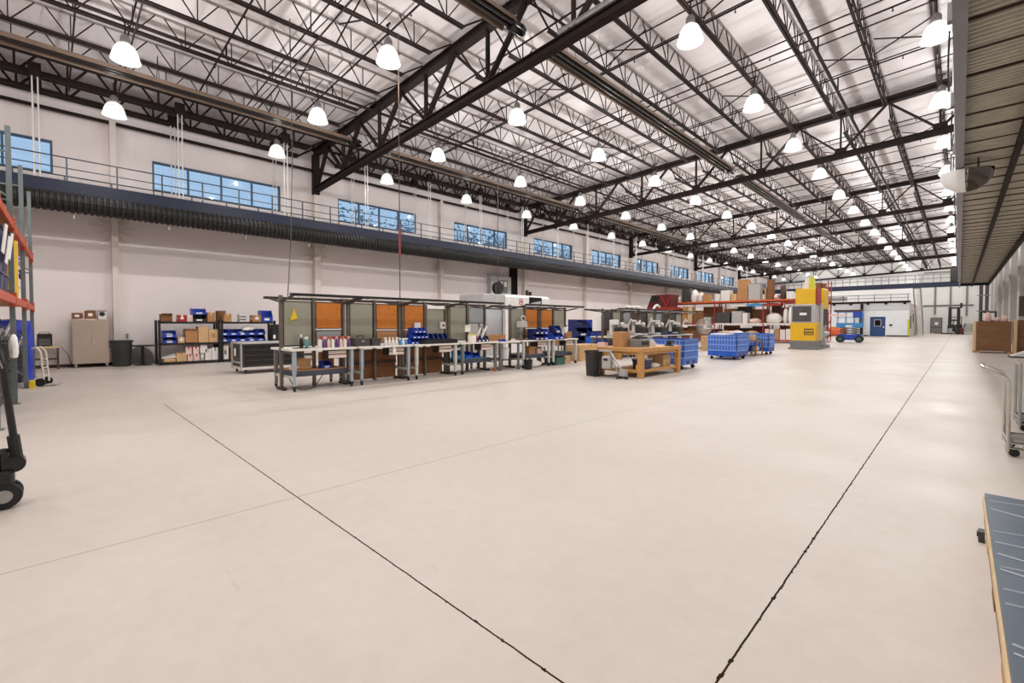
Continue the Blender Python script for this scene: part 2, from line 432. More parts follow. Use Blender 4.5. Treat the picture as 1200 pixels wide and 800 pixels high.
# ------------------------------------------------------------------ bar joists along the hall
JX = [-20.85]+[-19.73+1.47*n for n in range(15)]
def make_joist(hv=1.0):
    t = thing('bar_joist', '', 'bar joist', (0,0,0), 0, 'open web bar joists under the roof')
    H = BAY/2-.14; D = .68
    m = MB(); m.box(-.028*hv, -H, -.035*hv-.01, .028*hv, H, -.01)
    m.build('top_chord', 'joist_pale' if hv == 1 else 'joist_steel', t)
    B = H-.72; k = hv
    m = MB()
    for s in (-1, 1): m.box(s*.015*k, -B, -D, s*.075*k, B, -D+.02*k).box(s*.015*k, -B, -D+.02*k, s*.032*k, B, -D+.075*k)
    m.build('bottom_chord', 'joist_steel', t)
    m = MB(); n = 11; P = 2*B/n; w = .026 if hv == 1 else .06
    for i in range(n):
        c = -B+P*(i+.5)
        m.bar((0, c-.04, -D+.05), (0, c-P*.42, -.03), w).bar((0, c+.04, -D+.05), (0, c+P*.42, -.03), w).bar((0, c, -D+.05), (0, c, -.03), w*.92)
    for s in (-1, 1): m.bar((0, s*B, -D+.06), (0, s*H, -.09), .04*k)
    m.build('web', 'joist_steel', t)
    return t
protos = {}
for b in range(-1, 6):
    for i, x in enumerate(JX):
        if b == 5 and x < -4: continue
        if x > -1.5 and b < 2 and x > 1: continue
        yc = TR0+BAY*b+BAY/2; hv = 1.9 if i < 2 else 1.0
        where = 'short of the first truss' if b < 0 else ('between %s and %s truss' % (ORD[b], ORD[b+1]) if b < 5 else 'beyond the sixth truss')
        lb = ('heavy black' if i < 2 else 'black')+' open-web bar joist %s from the window wall, %s' % (ORD[i], where)
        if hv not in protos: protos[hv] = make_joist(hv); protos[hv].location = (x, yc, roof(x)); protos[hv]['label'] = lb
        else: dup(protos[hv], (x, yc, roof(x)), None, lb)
o = MB().tube((XW+.22, YB+.05, 8.36), (XW+.22, 78, 8.36), .06, 8).build('wall_pipe', 'dark_steel'); tag(o, 'dark pipe running along the top of the window wall', 'pipe')
# walkway joists nearest the window wall carry a plate where the hangers hook on (see window walkway)

# bridging rows tying the joists together
def make_bridging():
    t = thing('joist_bridging', '', 'bridging', (0,0,0), 0, 'bridging rows across the joists')
    for nm, d in (('bottom_angle', .72), ('top_angle', .17)):
        m = MB(); m.bar((XW+.35, 0, roof(XW)-d), (3.0, 0, roof(3.0)-d), .032, .028); m.build(nm, 'joist_steel', t)
    return t
b0 = None; rows = []
for b in range(-1, 5):
    for q in (3.5, 6.99, 10.48):
        y = TR0+BAY*b+q+.02
        if y > -2: rows.append(y)
for i, y in enumerate(rows):
    lb = 'thin steel bridging row tying the joists across the roof, %s from the camera end' % (ORD[i] if i < len(ORD) else 'last')
    if b0 is None: b0 = make_bridging(); b0.location = (0,y,0); b0['label'] = lb
    else: dup(b0, (0,y,0), None, lb)
# slanting cross braces between neighbouring joists
k = 0
for b, n0, pairs in ((-1, 11.0, (2,4,6,8)), (0, 3.5, (3,5,7,9,11,12)), (0, 9.0, (4,6,8,10,12,13)), (1, 4.5, (5,7,9,11,12,13)), (1, 10.5, (8,10,12,13)), (2, 6.0, (9,11,12,13)), (3, 6.0, (10, 12, 13)), (4, 6.0, (12, 13))):
    y = TR0+BAY*b+n0
    for p in pairs:
        xa, xb = JX[p], JX[p+1]
        m = MB(); m.bar((xa+.08, y, roof(xa)-.62), (xb-.08, y+.05, roof(xb)-.1), .03).bar((xa+.08, y+.06, roof(xa)-.1), (xb-.08, y+.11, roof(xb)-.62), .03)
        o = m.build('cross_brace', 'joist_steel')
        tag(o, 'thin crossed brace past the %s joist from the window wall, %s roof bay%s' % (ORD[p], ORD[b+1], ' far end' if n0 > 8 else ''), 'brace', 'crossed braces between joists')

# ------------------------------------------------------------------ sprinkler pipes
for i, (x, z) in enumerate(((-14.88, 8.95), (-3.08, 9.3))):
    m = MB(); m.tube((x, YB+.05, z), (x, 92, z), .05, 8)
    t = m.build('sprinkler_main', 'dark_steel')
    if i: MB().tube((x+.02, 12.55, 9.33), (x+.3, 12.55, 9.45), .045, 8).tube((x+.3, 12.4, 9.45), (x+.3, 12.7, 9.45), .05, 8).build('red_valve', 'red', t)
    tag(t, 'long dark sprinkler main pipe running along the hall, ' + ('nearer the window wall' if i == 0 else 'nearer the side opposite the windows'), 'pipe', 'sprinkler mains under the roof')
i = 0; y = .6
while y < 77:
    m = MB(); d = .36
    m.bar((XW+.4, y, roof(XW)-d), (2.5, y, roof(2.5)-d), .036, .036)
    o = m.build('sprinkler_branch', 'dark_steel')
    tag(o, 'dark sprinkler branch pipe crossing under the roof, %s from the camera end' % (ORD[i] if i < len(ORD) else 'last'), 'pipe', 'sprinkler branch pipes')
    for xm, zm in ((-14.88, 8.95), (-3.08, 9.3)): MB().tube((xm, y, zm+.05), (xm, y, roof(xm)-d), .024, 6).build('riser', 'dark_steel', o)
    h = MB()
    for q in range(8):
        xx = -19.05+2.94*q; h.tube((xx, y, roof(xx)-d-.1), (xx, y, roof(xx)-d), .014, 5).lathe([(.03,-.11),(.03,-.1)], 6, (xx, y, roof(xx)-d))
    h.build('sprinkler_head', 'dark_steel', o)
    y += 3.05 if y < 40 else 6.1; i += 1

# ------------------------------------------------------------------ radiant tube heaters
def heater(x, z, y0, y1, label):
    t = thing('tube_heater', label, 'heater', (x, y0, z), 0, 'radiant tube heaters hung along the hall')
    L = y1-y0
    pf = [(-.26,-.02),(-.2,.12),(-.08,.17),(.08,.17),(.2,.12),(.26,-.02),(.245,-.02),(.19,.105),(.075,.15),(-.075,.15),(-.19,.105),(-.245,-.02)]
    m = MB(); m.prism(pf, 0, L, 'y'); m.build('reflector', 'reflector_brown', t)
    m = MB(); m.tube((-.07,-.25,.04), (-.07,L+.1,.04), .05, 10).tube((.09,-.1,.04), (.09,L+.1,.04), .05, 10); m.build('heating_tube', 'black_pipe', t, smooth=True)
    m = MB(); m.lathe([(.02,L-.02),(.14,L),(.15,L+.35),(.12,L+.45),(.02,L+.46)], 12, (0,0,.05), 'y'); m.build('end_housing', 'black_gloss', t, smooth=True)
    m = MB(); q = .8
    while q < L:
        m.tube((-.2, q, .13), (-.02, q, roof(x)-z-.55), .008, 4).tube((.2, q, .13), (.02, q, roof(x)-z-.55), .008, 4); q += 3.0
    m.build('hanger', 'joist_steel', t)
    return t
heater(-16.38, 8.22, -4.5, 8.0, 'long brown tube heater over the window side, short of the first truss')
heater(-16.38, 8.22, 9.5, 22.2, 'long brown tube heater over the window side, between first and second truss')
heater(-16.38, 8.22, 23.5, 36.2, 'long brown tube heater over the window side, between second and third truss')
heater(-7.78, 8.56, -2.0, 7.85, 'long dark tube heater over mid hall, short of the first truss')
heater(-7.78, 8.56, 9.4, 22.4, 'long brown tube heater over mid hall, between first and second truss')
heater(-7.78, 8.56, 23.8, 36.4, 'long dark tube heater over mid hall, between second and third truss')
heater(-7.78, 8.56, 37.6, 50.2, 'long dark tube heater over mid hall, between third and fourth truss')
t = thing('flexible_conduit', 'pale ribbed conduit lying along the lower chord of the first truss', 'conduit', (-6.9, TR0, zb(-6.9)+.33))
m = MB(); pr_ = []
for q in range(70): pr_ += [(.105, q*.028), (.085, q*.028+.014)]
m.lathe(pr_, 10, (0,0,0), 'x'); o = m.build('ribbed_tube', 'galv', t); o.rotation_euler = (0,-.041,0)

# ------------------------------------------------------------------ high bay lamps
def make_lamp():
    t = thing('high_bay_lamp', '', 'ceiling lamp', (0,0,0), 0, 'dome lamps hung in rows under the roof')
    prof = [(.05,.24),(.12,.235),(.18,.19),(.225,.11),(.26,.0),(.29,-.12),(.305,-.16),(.29,-.165),(.275,-.12),(.25,-.01),(.215,.10),(.17,.175),(.11,.22),(.05,.225)]
    MB().lathe(prof, 20, cap0=False, cap1=False).build('dome', 'dome', t, smooth=True)
    MB().lathe([(.02,.23),(.085,.24),(.1,.27),(.1,.4),(.06,.46),(.02,.47)], 12).build('ballast_housing', 'grey', t, smooth=True)
    MB().tube((0,0,.45), (0,0,.8), .018, 6).bar((-.09,0,.8), (.09,0,.8), .04, .03).build('hanger', 'joist_steel', t)
    return t
l0 = make_lamp(); lamp_rows = [(-18.6, 7.97, 1.53), (-14.6, 8.0, 1.43), (-10.33, 8.13, 1.43), (-4.66, 8.25, 1.43), (-.53, 8.5, 1.25)]
ld = bpy.data.lights.new('lamp_bulb', 'POINT'); ld.energy = LAMP_W; ld.shadow_soft_size = .08; ld.color = (1, .985, .965)
ldw = ld.copy(); ldw.energy = LAMP_W*.28
li = bpy.data.objects.new('bulb', ld); COL.objects.link(li); li.parent = l0; li.location = (0,0,-.04)
firstl = True; seenrow = {}
for ri, (x, z, ys) in enumerate(lamp_rows):
    for k in range(-1, 20):
        y = ys+4.66*k
        if x < -5 and y > 77.5: continue  # fourth row runs on unseen behind the partition, added to brighten the far wall
        px, py = project(x, y, z)
        n = seenrow.get(ri, 0)
        if -20 < px < 1220 and py > -15:
            lb = 'white glass dome lamp, %s along the %s row from the window wall' % (ORD[n], ORD[ri]); seenrow[ri] = n+1
        else: lb = 'white glass dome lamp overhead in the %s row, before those in view' % ORD[ri]
        if firstl: o = l0; o.location = (x,y,z); o['label'] = lb; firstl = False
        else: o = dup(l0, (x,y,z), None, lb)
        for c in o.children:
            if c.type == 'LIGHT': c.data = ldw if ri == 0 else ld

# ------------------------------------------------------------------ walkways round the hall
def rail_run(m, ax, a, b, other, z, r=.02):
    p = (other, a, z) if ax == 'y' else (a, other, z); q = (other, b, z) if ax == 'y' else (b, other, z)
    m.tube(p, q, r, 6)
t = thing('catwalk', 'long raised steel walkway with railings running below the windows', 'walkway', (0,0,0))
XO, XI = -19.5, -20.9
m = MB(); m.box(XO-.04, YB, 5.25, XO+.03, 64.2, 5.80).box(XO-.1, YB, 5.25, XO+.05, 64.2, 5.28); m.build('edge_beam', 'blue_beam', t)
m = MB().box(XI-.12, YB, 5.5, XO-.05, 64.2, 5.58); m.build('deck', 'grey_beam', t)
m = MB(); y = -1.5
while y < 64: m.box(XI-.12, y-.05, 5.3, XO-.05, y+.05, 5.5); y += 3.495
m.build('cross_beam', 'grey_beam', t)
m = MB(); rail_run(m, 'y', YB, 64.2, XO, 6.50); m.build('top_rail', 'rail_steel', t)
m = MB(); rail_run(m, 'y', YB, 64.2, XO, 6.18, .016); m.build('mid_rail', 'rail_steel', t)
m = MB(); rail_run(m, 'y', YB, 64.2, XI, 6.26); m.build('top_rail', 'rail_steel', t)
m = MB(); rail_run(m, 'y', YB, 64.2, XI, 5.98, .016); m.build('mid_rail', 'rail_steel', t)
for q in range(-1, 55):
    y = .47+1.165*q; MB().box(XO-.02, y-.02, 5.5, XO+.02, y+.02, 6.5).build('post', 'rail_steel', t)
for q in range(-1, 40):
    y = .45+1.15*q; MB().box(XI-.018, y-.018, 5.58, XI+.018, y+.018, 6.26).build('post', 'rail_steel', t)
for q in range(0, 19):
    y = -.16+3.495*q
    for x, z0 in ((XO-.02, 5.45), (XI+.06, 5.0)):
        m = MB().tube((x, y-.06, z0), (x, y-.06, 8.74), .019, 6).tube((x, y+.06, z0), (x, y+.06, 8.74), .019, 6)
        m.box(x-.03, y-.09, z0-.03, x+.03, y+.09, z0); m.build('hanger_rod', 'white_rod', t)
        MB().box(x-.09, y-.14, 8.72, x+.09, y+.14, 9.1).build('hanger_plate', 'dark_steel', t)
# ribbed air duct slung outside the walkway
t = thing('ribbed_air_duct', 'thick black ribbed air duct slung along the walkway edge', 'duct', (-19.1, 0, 5.07))
prof = []; y = YB
while y < 62:
    prof += [(.30, y), (.30, y+.07), (.265, y+.09), (.265, y+.12)]; y += .145
MB().lathe(prof, 14, (0,0,0), 'y').build('duct_skin', 'duct_black', t, smooth=False)
m = MB(); y = .6
while y < 62: m.bar((-.1, y, -.44), (-.1, y, -.28), .04, .02).tube((-.2, y, -.31), (0, y, -.31), .012, 5); y += 2.33
m.build('strap', 'galv', t)

# walkway over the camera side
t = thing('catwalk', 'raised walkway opposite the windows, seen from below with ribbed deck', 'walkway', (0,0,0))
m = MB(); m.box(-.13, YB, 5.2, .01, 66, 5.23).box(-.08, YB, 5.23, -.04, 66, 5.66).box(-.13, YB, 5.66, .01, 66, 5.7); m.build('edge_beam', 'grey_beam', t)
m = MB(); m.box(1.89, YB, 5.2, 2.03, 66, 5.23).box(1.94, YB, 5.23, 1.98, 66, 5.66); m.build('edge_beam', 'dark_steel', t)
m = MB(); m.box(.79, YB, 5.2, .89, 66, 5.22).box(.82, YB, 5.22, .86, 66, 5.5); m.build('middle_beam', 'dark_steel', t)
m = MB(); y = YB; v = []; f = []
while y < 66:
    for yy, zz in ((y, 5.53), (y+.03, 5.46), (y+.07, 5.46), (y+.10, 5.53)):
        v += [(-.03, yy, zz), (1.93, yy, zz)]
    y += .13
for i in range(len(v)//2-1): f.append((2*i, 2*i+1, 2*i+3, 2*i+2))
m.add(v, f); m.build('ribbed_deck', 'deck_grey', t)
MB().box(-.03, YB, 5.56, 1.92, 66, 5.62).build('deck_plate', 'grey_beam', t)
m = MB(); y = -1.0
while y < 66: m.box(-.03, y-.018, 5.44, 1.93, y+.018, 5.5); y += .96
m.build('cross_joist', 'dark_brown', t)
m = MB(); rail_run(m, 'y', YB, 64, -.1, 6.6); rail_run(m, 'y', YB, 64, -.1, 6.3, .016); m.build('rail', 'rail_steel', t)
for q in range(0, 46):
    y = 1.2+1.4*q; MB().box(-.12, y-.02, 5.7, -.08, y+.02, 6.6).build('post', 'blue_beam', t)
for q in range(0, 18):
    y = 2.0+3.5*q
    MB().box(-.2, y-.06, 5.7, -.12, y+.06, 5.95).build('hanger_plate', 'grey', t)
    MB().tube((-.16, y, 5.75), (-.16, y, 8.9), .03, 6).build('hanger_rod', 'galv', t)
    MB().path([(-.18, y+.3, 5.72), (-.19, y+.5, 5.3), (-.19, y+1.2, 5.18), (-.17, y+1.5, 5.6)], .012, 5).build('cable', 'black', t)
# walkway across the far end
t = thing('catwalk', 'dark blue raised walkway with railings crossing the far end above the office', 'walkway', (0,0,0))
MB().box(XO, 64.2, 5.2, 2.0, 64.35, 5.72).build('edge_beam', 'blue_beam', t)
MB().box(XO, 64.35, 5.55, 2.0, 65.9, 5.62).build('deck', 'grey_beam', t)
m = MB(); rail_run(m, 'x', XO, -.1, 64.25, 6.6, .025); rail_run(m, 'x', XO, -.1, 64.25, 6.2, .02); m.build('rail', 'far_rail', t)
m = MB(); rail_run(m, 'x', XO, -.1, 65.8, 6.6, .025); rail_run(m, 'x', XO, -.1, 65.8, 6.2, .02); m.build('rail', 'far_rail', t)
for q in range(14): MB().box(-18.8+1.4*q-.025, 64.23, 5.72, -18.8+1.4*q+.025, 64.28, 6.6).build('post', 'far_rail', t)
for q in range(14): MB().box(-18.3+1.4*q-.025, 65.78, 5.62, -18.3+1.4*q+.025, 65.83, 6.6).build('post', 'far_rail', t)
MB().box(-.75, 64.0, 5.72, -.2, 64.2, 7.1).build('control_box', 'black', t)

# dome fixture under the walkway edge
t = thing('dome_fixture', 'white and dark glass dome hung under the walkway edge overhead', 'ceiling fixture', (.06, 15.8, 5.17))
pf = [(.02,-.5),(.2,-.47),(.36,-.36),(.46,-.2),(.49,0)]
def half(a0, a1, name, mt):
    m = MB(); n = 10; v = []; f = []
    for r, z in pf:
        for i in range(n+1):
            a = a0+(a1-a0)*i/n; v.append((r*math.cos(a)*.98, r*math.sin(a)*.7, z))
    for k in range(len(pf)-1):
        f += [(k*(n+1)+i, k*(n+1)+i+1, (k+1)*(n+1)+i+1, (k+1)*(n+1)+i) for i in range(n)]
    v.append((0,0,0)); c = len(v)-1; k = (len(pf)-1)*(n+1)
    f += [(k+i, k+i+1, c) for i in range(n)]
    m.add(v, f).build(name, mt, t, smooth=True)
half(PI*.52, PI*1.48, 'white_shell', 'white_paint'); half(-PI*.48, PI*.48, 'mirror_shell', 'mirror_dark')
MB().tube((.2,0,0), (.2,0,.3), .02, 6).tube((-.28,0,0), (-.28,0,.5), .02, 6).build('hanger', 'grey', t)
# hoses and cords hanging from the roof
o = MB().path([(-11.9,4.3,8.95), (-11.85,4.3,5.5), (-11.2,4.0,3.2), (-10.62,3.72,2.06)], .011, 5).build('power_cord', 'black'); tag(o, 'thin black power cord hanging down to the first workstation', 'cord')
yq = atX(469, -10.7)
m = MB().tube((-10.7, yq, 1.0), (-10.7, yq, 9.1), .014, 6); o = m.build('air_hose', 'dark_brown'); tag(o, 'dark red air hose hanging from the roof between the workstations', 'hose')
MB().tube((-10.7, yq, 3.25), (-10.7, yq, 4.0), .026, 8).build('hose_sleeve', 'hose_red', o)
# ================================================================== small goods
def carton(label, x, y, z, w, d, h, m='cardboard', rz=0, group=None, tape='tape', patch=None, cat='box', name='cardboard_box', open_=False):
    t = thing(name, label, cat, (x, y, z), rz, group)
    b = MB()
    if open_:
        b.box(-w/2,-d/2,0,w/2,d/2,.01); k = .012
        b.box(-w/2,-d/2,0,-w/2+k,d/2,h).box(w/2-k,-d/2,0,w/2,d/2,h).box(-w/2+k,-d/2,0,w/2-k,-d/2+k,h).box(-w/2+k,d/2-k,0,w/2-k,d/2,h)
        b.build('carton', m, t)
        MB().bar((w/2,0,h), (w/2+.09,0,h+.06), d*.96, .008, (0,0,1)).build('flap', m, t); MB().bar((-w/2,0,h), (-w/2-.09,0,h+.05), d*.96, .008, (0,0,1)).build('flap', m, t)
        if w > .2: MB().box(-w/2+.02,-d/2+.02,.02,w/2-.02,d/2-.02,h*.8).build('contents', 'paper', t)
    else:
        b.chamfer(-w/2,-d/2,0,w/2,d/2,h, min(.012, h*.1)).build('carton', m, t)
        if tape: MB().box(-w/2-.002,-.025,h*.72,w/2+.002,.025,h+.003).build('tape', tape, t)
    if patch: MB().box(w/2,-d*.22,h*.35,w/2+.004,d*.18,h*.68).box(-w*.2,-d/2-.004,h*.35,w*.2,-d/2,h*.66).build('paper_label', patch, t)
    return t
def stack_bin(label, x, y, z, w, d, h, m='bin_blue', rz=0, group=None, cat='bin', fill=None, card=True, name='storage_bin'):
    """Open-topped bin with a cut-down front; its front looks along local +X."""
    t = thing(name, label, cat, (x, y, z), rz, group); k = .012; b = MB()
    b.box(-d/2,-w/2,0,d/2,w/2,k).box(-d/2,-w/2,k,-d/2+k,w/2,h)
    for s in (-1, 1): b.prism([(-d/2,k),(d/2,k),(d/2,h*.45),(d/2-.28*d,h),(-d/2,h)], s*w/2-(k if s > 0 else 0), s*w/2+(0 if s > 0 else k), 'y')
    b.box(d/2-k,-w/2+k,k,d/2,w/2-k,h*.45).box(d/2-.02,-w/2,h*.42,d/2+.015,w/2,h*.47)
    b.build('tray', m, t)
    if card: MB().box(d/2+.001,-w*.25,h*.12,d/2+.004,w*.2,h*.32).build('card', 'paper', t)
    if fill: MB().blob(0,0,h*.3,d*.4,w*.4,h*.3,8,5,.2).build('contents', fill, t)
    return t
def tote(label, x, y, z, w, d, h, m='bin_blue', rz=0, group=None, lid=None):
    t = thing('plastic_tote', label, 'tote', (x, y, z), rz, group); b = MB(); k = .015
    p = [(-1,-1),(1,-1),(1,1),(-1,1)]
    o0 = [(a*w/2*.9, c*d/2*.9, 0) for a, c in p]; o1 = [(a*w/2, c*d/2, h) for a, c in p]; i1 = [(a*(w/2-k), c*(d/2-k), h) for a, c in p]; i0 = [(a*(w/2*.9-k), c*(d/2*.9-k), .02) for a, c in p]
    b.add(o0+o1+i1+i0, [(3,2,1,0)]+[(i,(i+1)%4,4+(i+1)%4,4+i) for i in range(4)]+[(4+i,4+(i+1)%4,8+(i+1)%4,8+i) for i in range(4)]+[(8+i,8+(i+1)%4,12+(i+1)%4,12+i) for i in range(4)]+[(12,13,14,15)])
    b.build('tub', m, t)
    r = MB(); r.box(-w/2-.015,-d/2-.015,h-.04,w/2+.015,-d/2,h).box(-w/2-.015,d/2,h-.04,w/2+.015,d/2+.015,h).box(-w/2-.015,-d/2,h-.04,-w/2,d/2,h).box(w/2,-d/2,h-.04,w/2+.015,d/2,h)
    r.build('rim', m, t)
    if lid: MB().chamfer(-w/2-.015,-d/2-.015,h,w/2+.015,d/2+.015,h+.03,.01).build('lid', lid, t)
    return t
def sack(label, x, y, z, rx, ry, rz_, m='carton_white', cat='bag', name='wrapped_bundle', group=None):
    o = MB().blob(0,0,rz_,rx,ry,rz_,14,8,.10,.25).build(name, m, None, (x,y,z-rz_*.0), 0, True)
    zmin = min(v.co.z for v in o.data.vertices); o.location.z = z-zmin
    tag(o, label, cat, group)
    MB().box(-rx*.3,-ry*.05,rz_*1.98,rx*.3,ry*.05,rz_*2.02).build('seam', 'tape', o)
    return o
def bottle(label, x, y, z, body, cap, h=.26, group=None):
    t = thing('spray_bottle', label, 'bottle', (x,y,z), random.uniform(0,6), group)
    MB().lathe([(.036,0),(.04,.02),(.04,h*.45),(.03,h*.66),(.016,h*.75),(.016,h*.8)], 10).build('flask', body, t, smooth=True)
    MB().box(-.018,-.014,h*.8,.018,.014,h).box(.018,-.01,h*.88,.06,.01,h*.97).bar((.045,0,h*.9), (.03,0,h*.74), .012).build('trigger_head', cap, t)
    return t
def caster(m, x, y, r=.05, h=.1):
    m.lathe([(r*.4,-.016),(r,-.014),(r,.014),(r*.4,.016)], 10, (x,y,r), 'y')
    m.bar((x-.01,y-.022,r), (x,y-.022,h), .02, .006).bar((x-.01,y+.022,r), (x,y+.022,h), .02, .006).box(x-.025,y-.03,h-.008,x+.025,y+.03,h)
    return m
def round_bin(label, x, y, r, h, m, name='trash_bin'):
    t = thing(name, label, 'trash bin', (x,y,0), .3)
    MB().lathe([(r*.78,0),(r*.8,.02),(r*.96,h*.94),(r*.93,h*.95),(r*.76,.04)], 20, cap1=True).build('barrel', m, t, smooth=True)
    MB().lathe([(r*.95,h*.92),(r*1.06,h*.93),(r*1.06,h),(r*.95,h)], 20, cap0=False, cap1=False).build('rim', m, t, smooth=True)
    for s in (-1,1): MB().box(-.06,s*r*.95-.02,h*.74,.06,s*r*.95+.02,h*.82).build('handle', m, t)
    return t

# ================================================================== workstations (double-sided benches in one long line)
TZ = .91
def workstation(label, y0, L=1.45, left='board_green', right='cork_over', bar=True, shelf=None, drawers='right', back=None, legm='leg_blue', foot=None, short=False):
    t = thing('workstation', label, 'workbench', (-10.56, y0, 0), 0, 'double-sided workstations in a long line')
    MB().chamfer(-.62,0,TZ-.045,.62,L,TZ,.006).build('tabletop', 'bench_white', t)
    for sx in (-1, 1):
        for yy in (.09, L-.09):
            x = sx*.55
            l = MB().box(x-.04,yy-.035,.38,x+.04,yy+.035,TZ-.045).box(x-.03,yy-.028,.12,x+.03,yy+.028,.38).build('leg', legm if sx > 0 else 'grey', t)
            caster(MB(), x, yy, .045, .12).build('caster', 'black' if not foot or not (sx > 0 and yy > 1) else 'orange', l)
    m = MB()
    for yy in (.09, L-.09): m.box(-.51,yy-.02,.27,.51,yy+.02,.32)
    m.build('cross_rail', 'leg_white', t)
    MB().box(-.5,.1,TZ-.12,.5,.13,TZ-.045).box(-.5,L-.13,TZ-.12,.5,L-.1,TZ-.045).build('apron', 'grey', t)
    for yy in (.02, L*.5, L-.02):
        MB().box(-.04,yy-.03,.02,.04,yy+.03,2.07).build('upright', 'frame_alu', t)
    MB().box(-.2,-.02,.0,.2,.06,.06).box(-.2,L-.06,.0,.2,L+.02,.06).build('frame_foot', 'frame_dark', t)
    MB().box(-.02,.05,1.98,.02,L-.05,2.03).build('frame_rail', 'frame_dark', t)
    a, b = .06, L*.5-.04; c, d = L*.5+.04, L-.06
    def board(y1, y2, z1, z2, mt, nm='board', fr='frame_dark'):
        p = MB().box(-.012,y1+.02,z1+.02,.012,y2-.02,z2-.02).build(nm, mt, t)
        f = MB().box(-.02,y1,z1,.02,y1+.02,z2).box(-.02,y2-.02,z1,.02,y2,z2).box(-.02,y1+.02,z1,.02,y2-.02,z1+.02).box(-.02,y1+.02,z2-.02,.02,y2-.02,z2)
        f.build('board_frame', fr, p); return p
    for (y1, y2, kind) in ((a, b, left), (c, d, right)):
        if kind == 'cork_over': board(y1, y2, 1.33, 1.95, 'cork', 'cork_board'); board(y1, y2, .95, 1.3, 'board_grey', 'lower_board')
        elif kind == 'cork_box': board(y1, y2, 1.3, 1.95, 'cork', 'cork_board'); board(y1, y2, .95, 1.27, 'cardboard', 'lower_board')
        elif kind == 'tools': board(y1, y2, 1.45, 1.95, 'board_grey', 'lower_board')
        elif kind: board(y1, y2, .95, 1.95, kind)
    if bar:
        for s in (-1, 1):
            h = MB().box(s*.82-.06,-.06,2.02,s*.82+.06,L-.02,2.075).build('lamp_bar', 'black', t)
            MB().box(s*.82-.045,.1,2.0,s*.82+.045,L-.2,2.02).build('lamp_strip', 'paper', h)
            for yy in (.02, L-.02): MB().bar((s*.04,yy,1.93), (s*.78,yy,2.04), .035, .04).build('bar_arm', 'frame_dark', t)
    if shelf:
        s_ = MB().box(-.5,.12,.30,.42,L-.12,.42).build('lower_shelf', 'shelf_slate', t)
        MB().box(-.5,.14,.42,.38,L-.14,.435).build('shelf_board', shelf, s_)
    if back:
        MB().box(-.09,.12,.06,-.05,L-.1,.80).build('modesty_panel', back, t)
        MB().box(-.05,.12,.44,.0,L-.1,.5).build('stiffener', 'frame_dark', t)
    if drawers:
        y1, y2 = (L-.62, L-.18) if drawers == 'right' else (.15, .6)
        g = MB().box(.22,y1,.665,.5,y2,TZ-.045).build('drawer_box', 'frame_dark', t)
        for z1 in (.675, .765):
            dr = MB().box(.5,y1+.015,z1,.52,y2-.015,z1+.07).build('drawer', 'drawer_pink', g)
    return t
workstation('workstation nearest the camera, cork board beside a grey board with yellow flag', 3.53, shelf='pine')
workstation('second workstation of the line, tan cork board over bare cardboard', 5.05, right='cork_box', back='cardboard_dark')
workstation('third workstation of the line, heaped with blue bins before a cork board', 6.57, left='cork_box', right='board_green', back='cardboard_dark', legm='leg_white')
workstation('fourth workstation of the line, holding jars and loose tools, orange foot', 8.09, left='board_green', right='tools', foot=1, shelf='teal', legm='grey')
workstation('fifth workstation of the line, drill press and blue bins on top', 10.62, left='board_green', right='cork_box', shelf='grey', legm='leg_white', drawers='right')
workstation('sixth workstation of the line, last before the gap, green board at its end', 12.14, left='cork_box', right='board_green', legm='leg_white', shelf='green', drawers='right')
for i in range(5):
    workstation('far workstation cluttered with grey machines, %s beyond the cardboard boxes' % ORD[i], 16.1+1.52*i, left=('charcoal', 'tools')[i % 2], right=('board_green', 'dark_brown')[i % 2], legm='leg_white', drawers=None, shelf='grey')
# small table closing the gap in the line
t = thing('side_table', 'small white table bridging the gap in the workstation line', 'table', (-10.5, 9.62, 0))
MB().chamfer(-.6,0,.85,.55,.9,.89,.006).build('tabletop', 'bench_white', t)
for sx in (-.55, .5):
    for yy in (.06, .84): MB().box(sx-.03,yy-.03,0,sx+.03,yy+.03,.85).build('leg', 'grey', t)
MB().box(-.5,.08,.3,.45,.82,.33).build('lower_shelf', 'charcoal', t)
t = thing('partition_screen', 'pale blue-grey screen standing behind the gap table', 'screen', (-11.0, 9.7, 0))
MB().box(-.015,0,.95,.015,1.0,1.92).build('panel', 'board_pale', t)
MB().box(-.025,-.03,.0,.025,0,2.0).box(-.025,1.0,.0,.025,1.03,2.0).box(-.025,0,1.92,.025,1.0,1.96).box(-.15,-.03,0,.15,0,.04).box(-.15,1,0,.15,1.03,.04).build('frame', 'frame_alu', t)

# yellow flag on the first board
o = MB().add([(0,0,0),(.01,.17,.06),(.012,.1,.30),(-.012,0,0),(-.002,.17,.06),(0,.1,.30)], [(0,1,2),(5,4,3),(0,3,4,1),(1,4,5,2),(2,5,3,0)]).build('warning_flag', 'yellow', None, (-10.53, 3.72, 1.5))
tag(o, 'yellow triangular flag stuck on the grey board of the nearest workstation', 'flag')
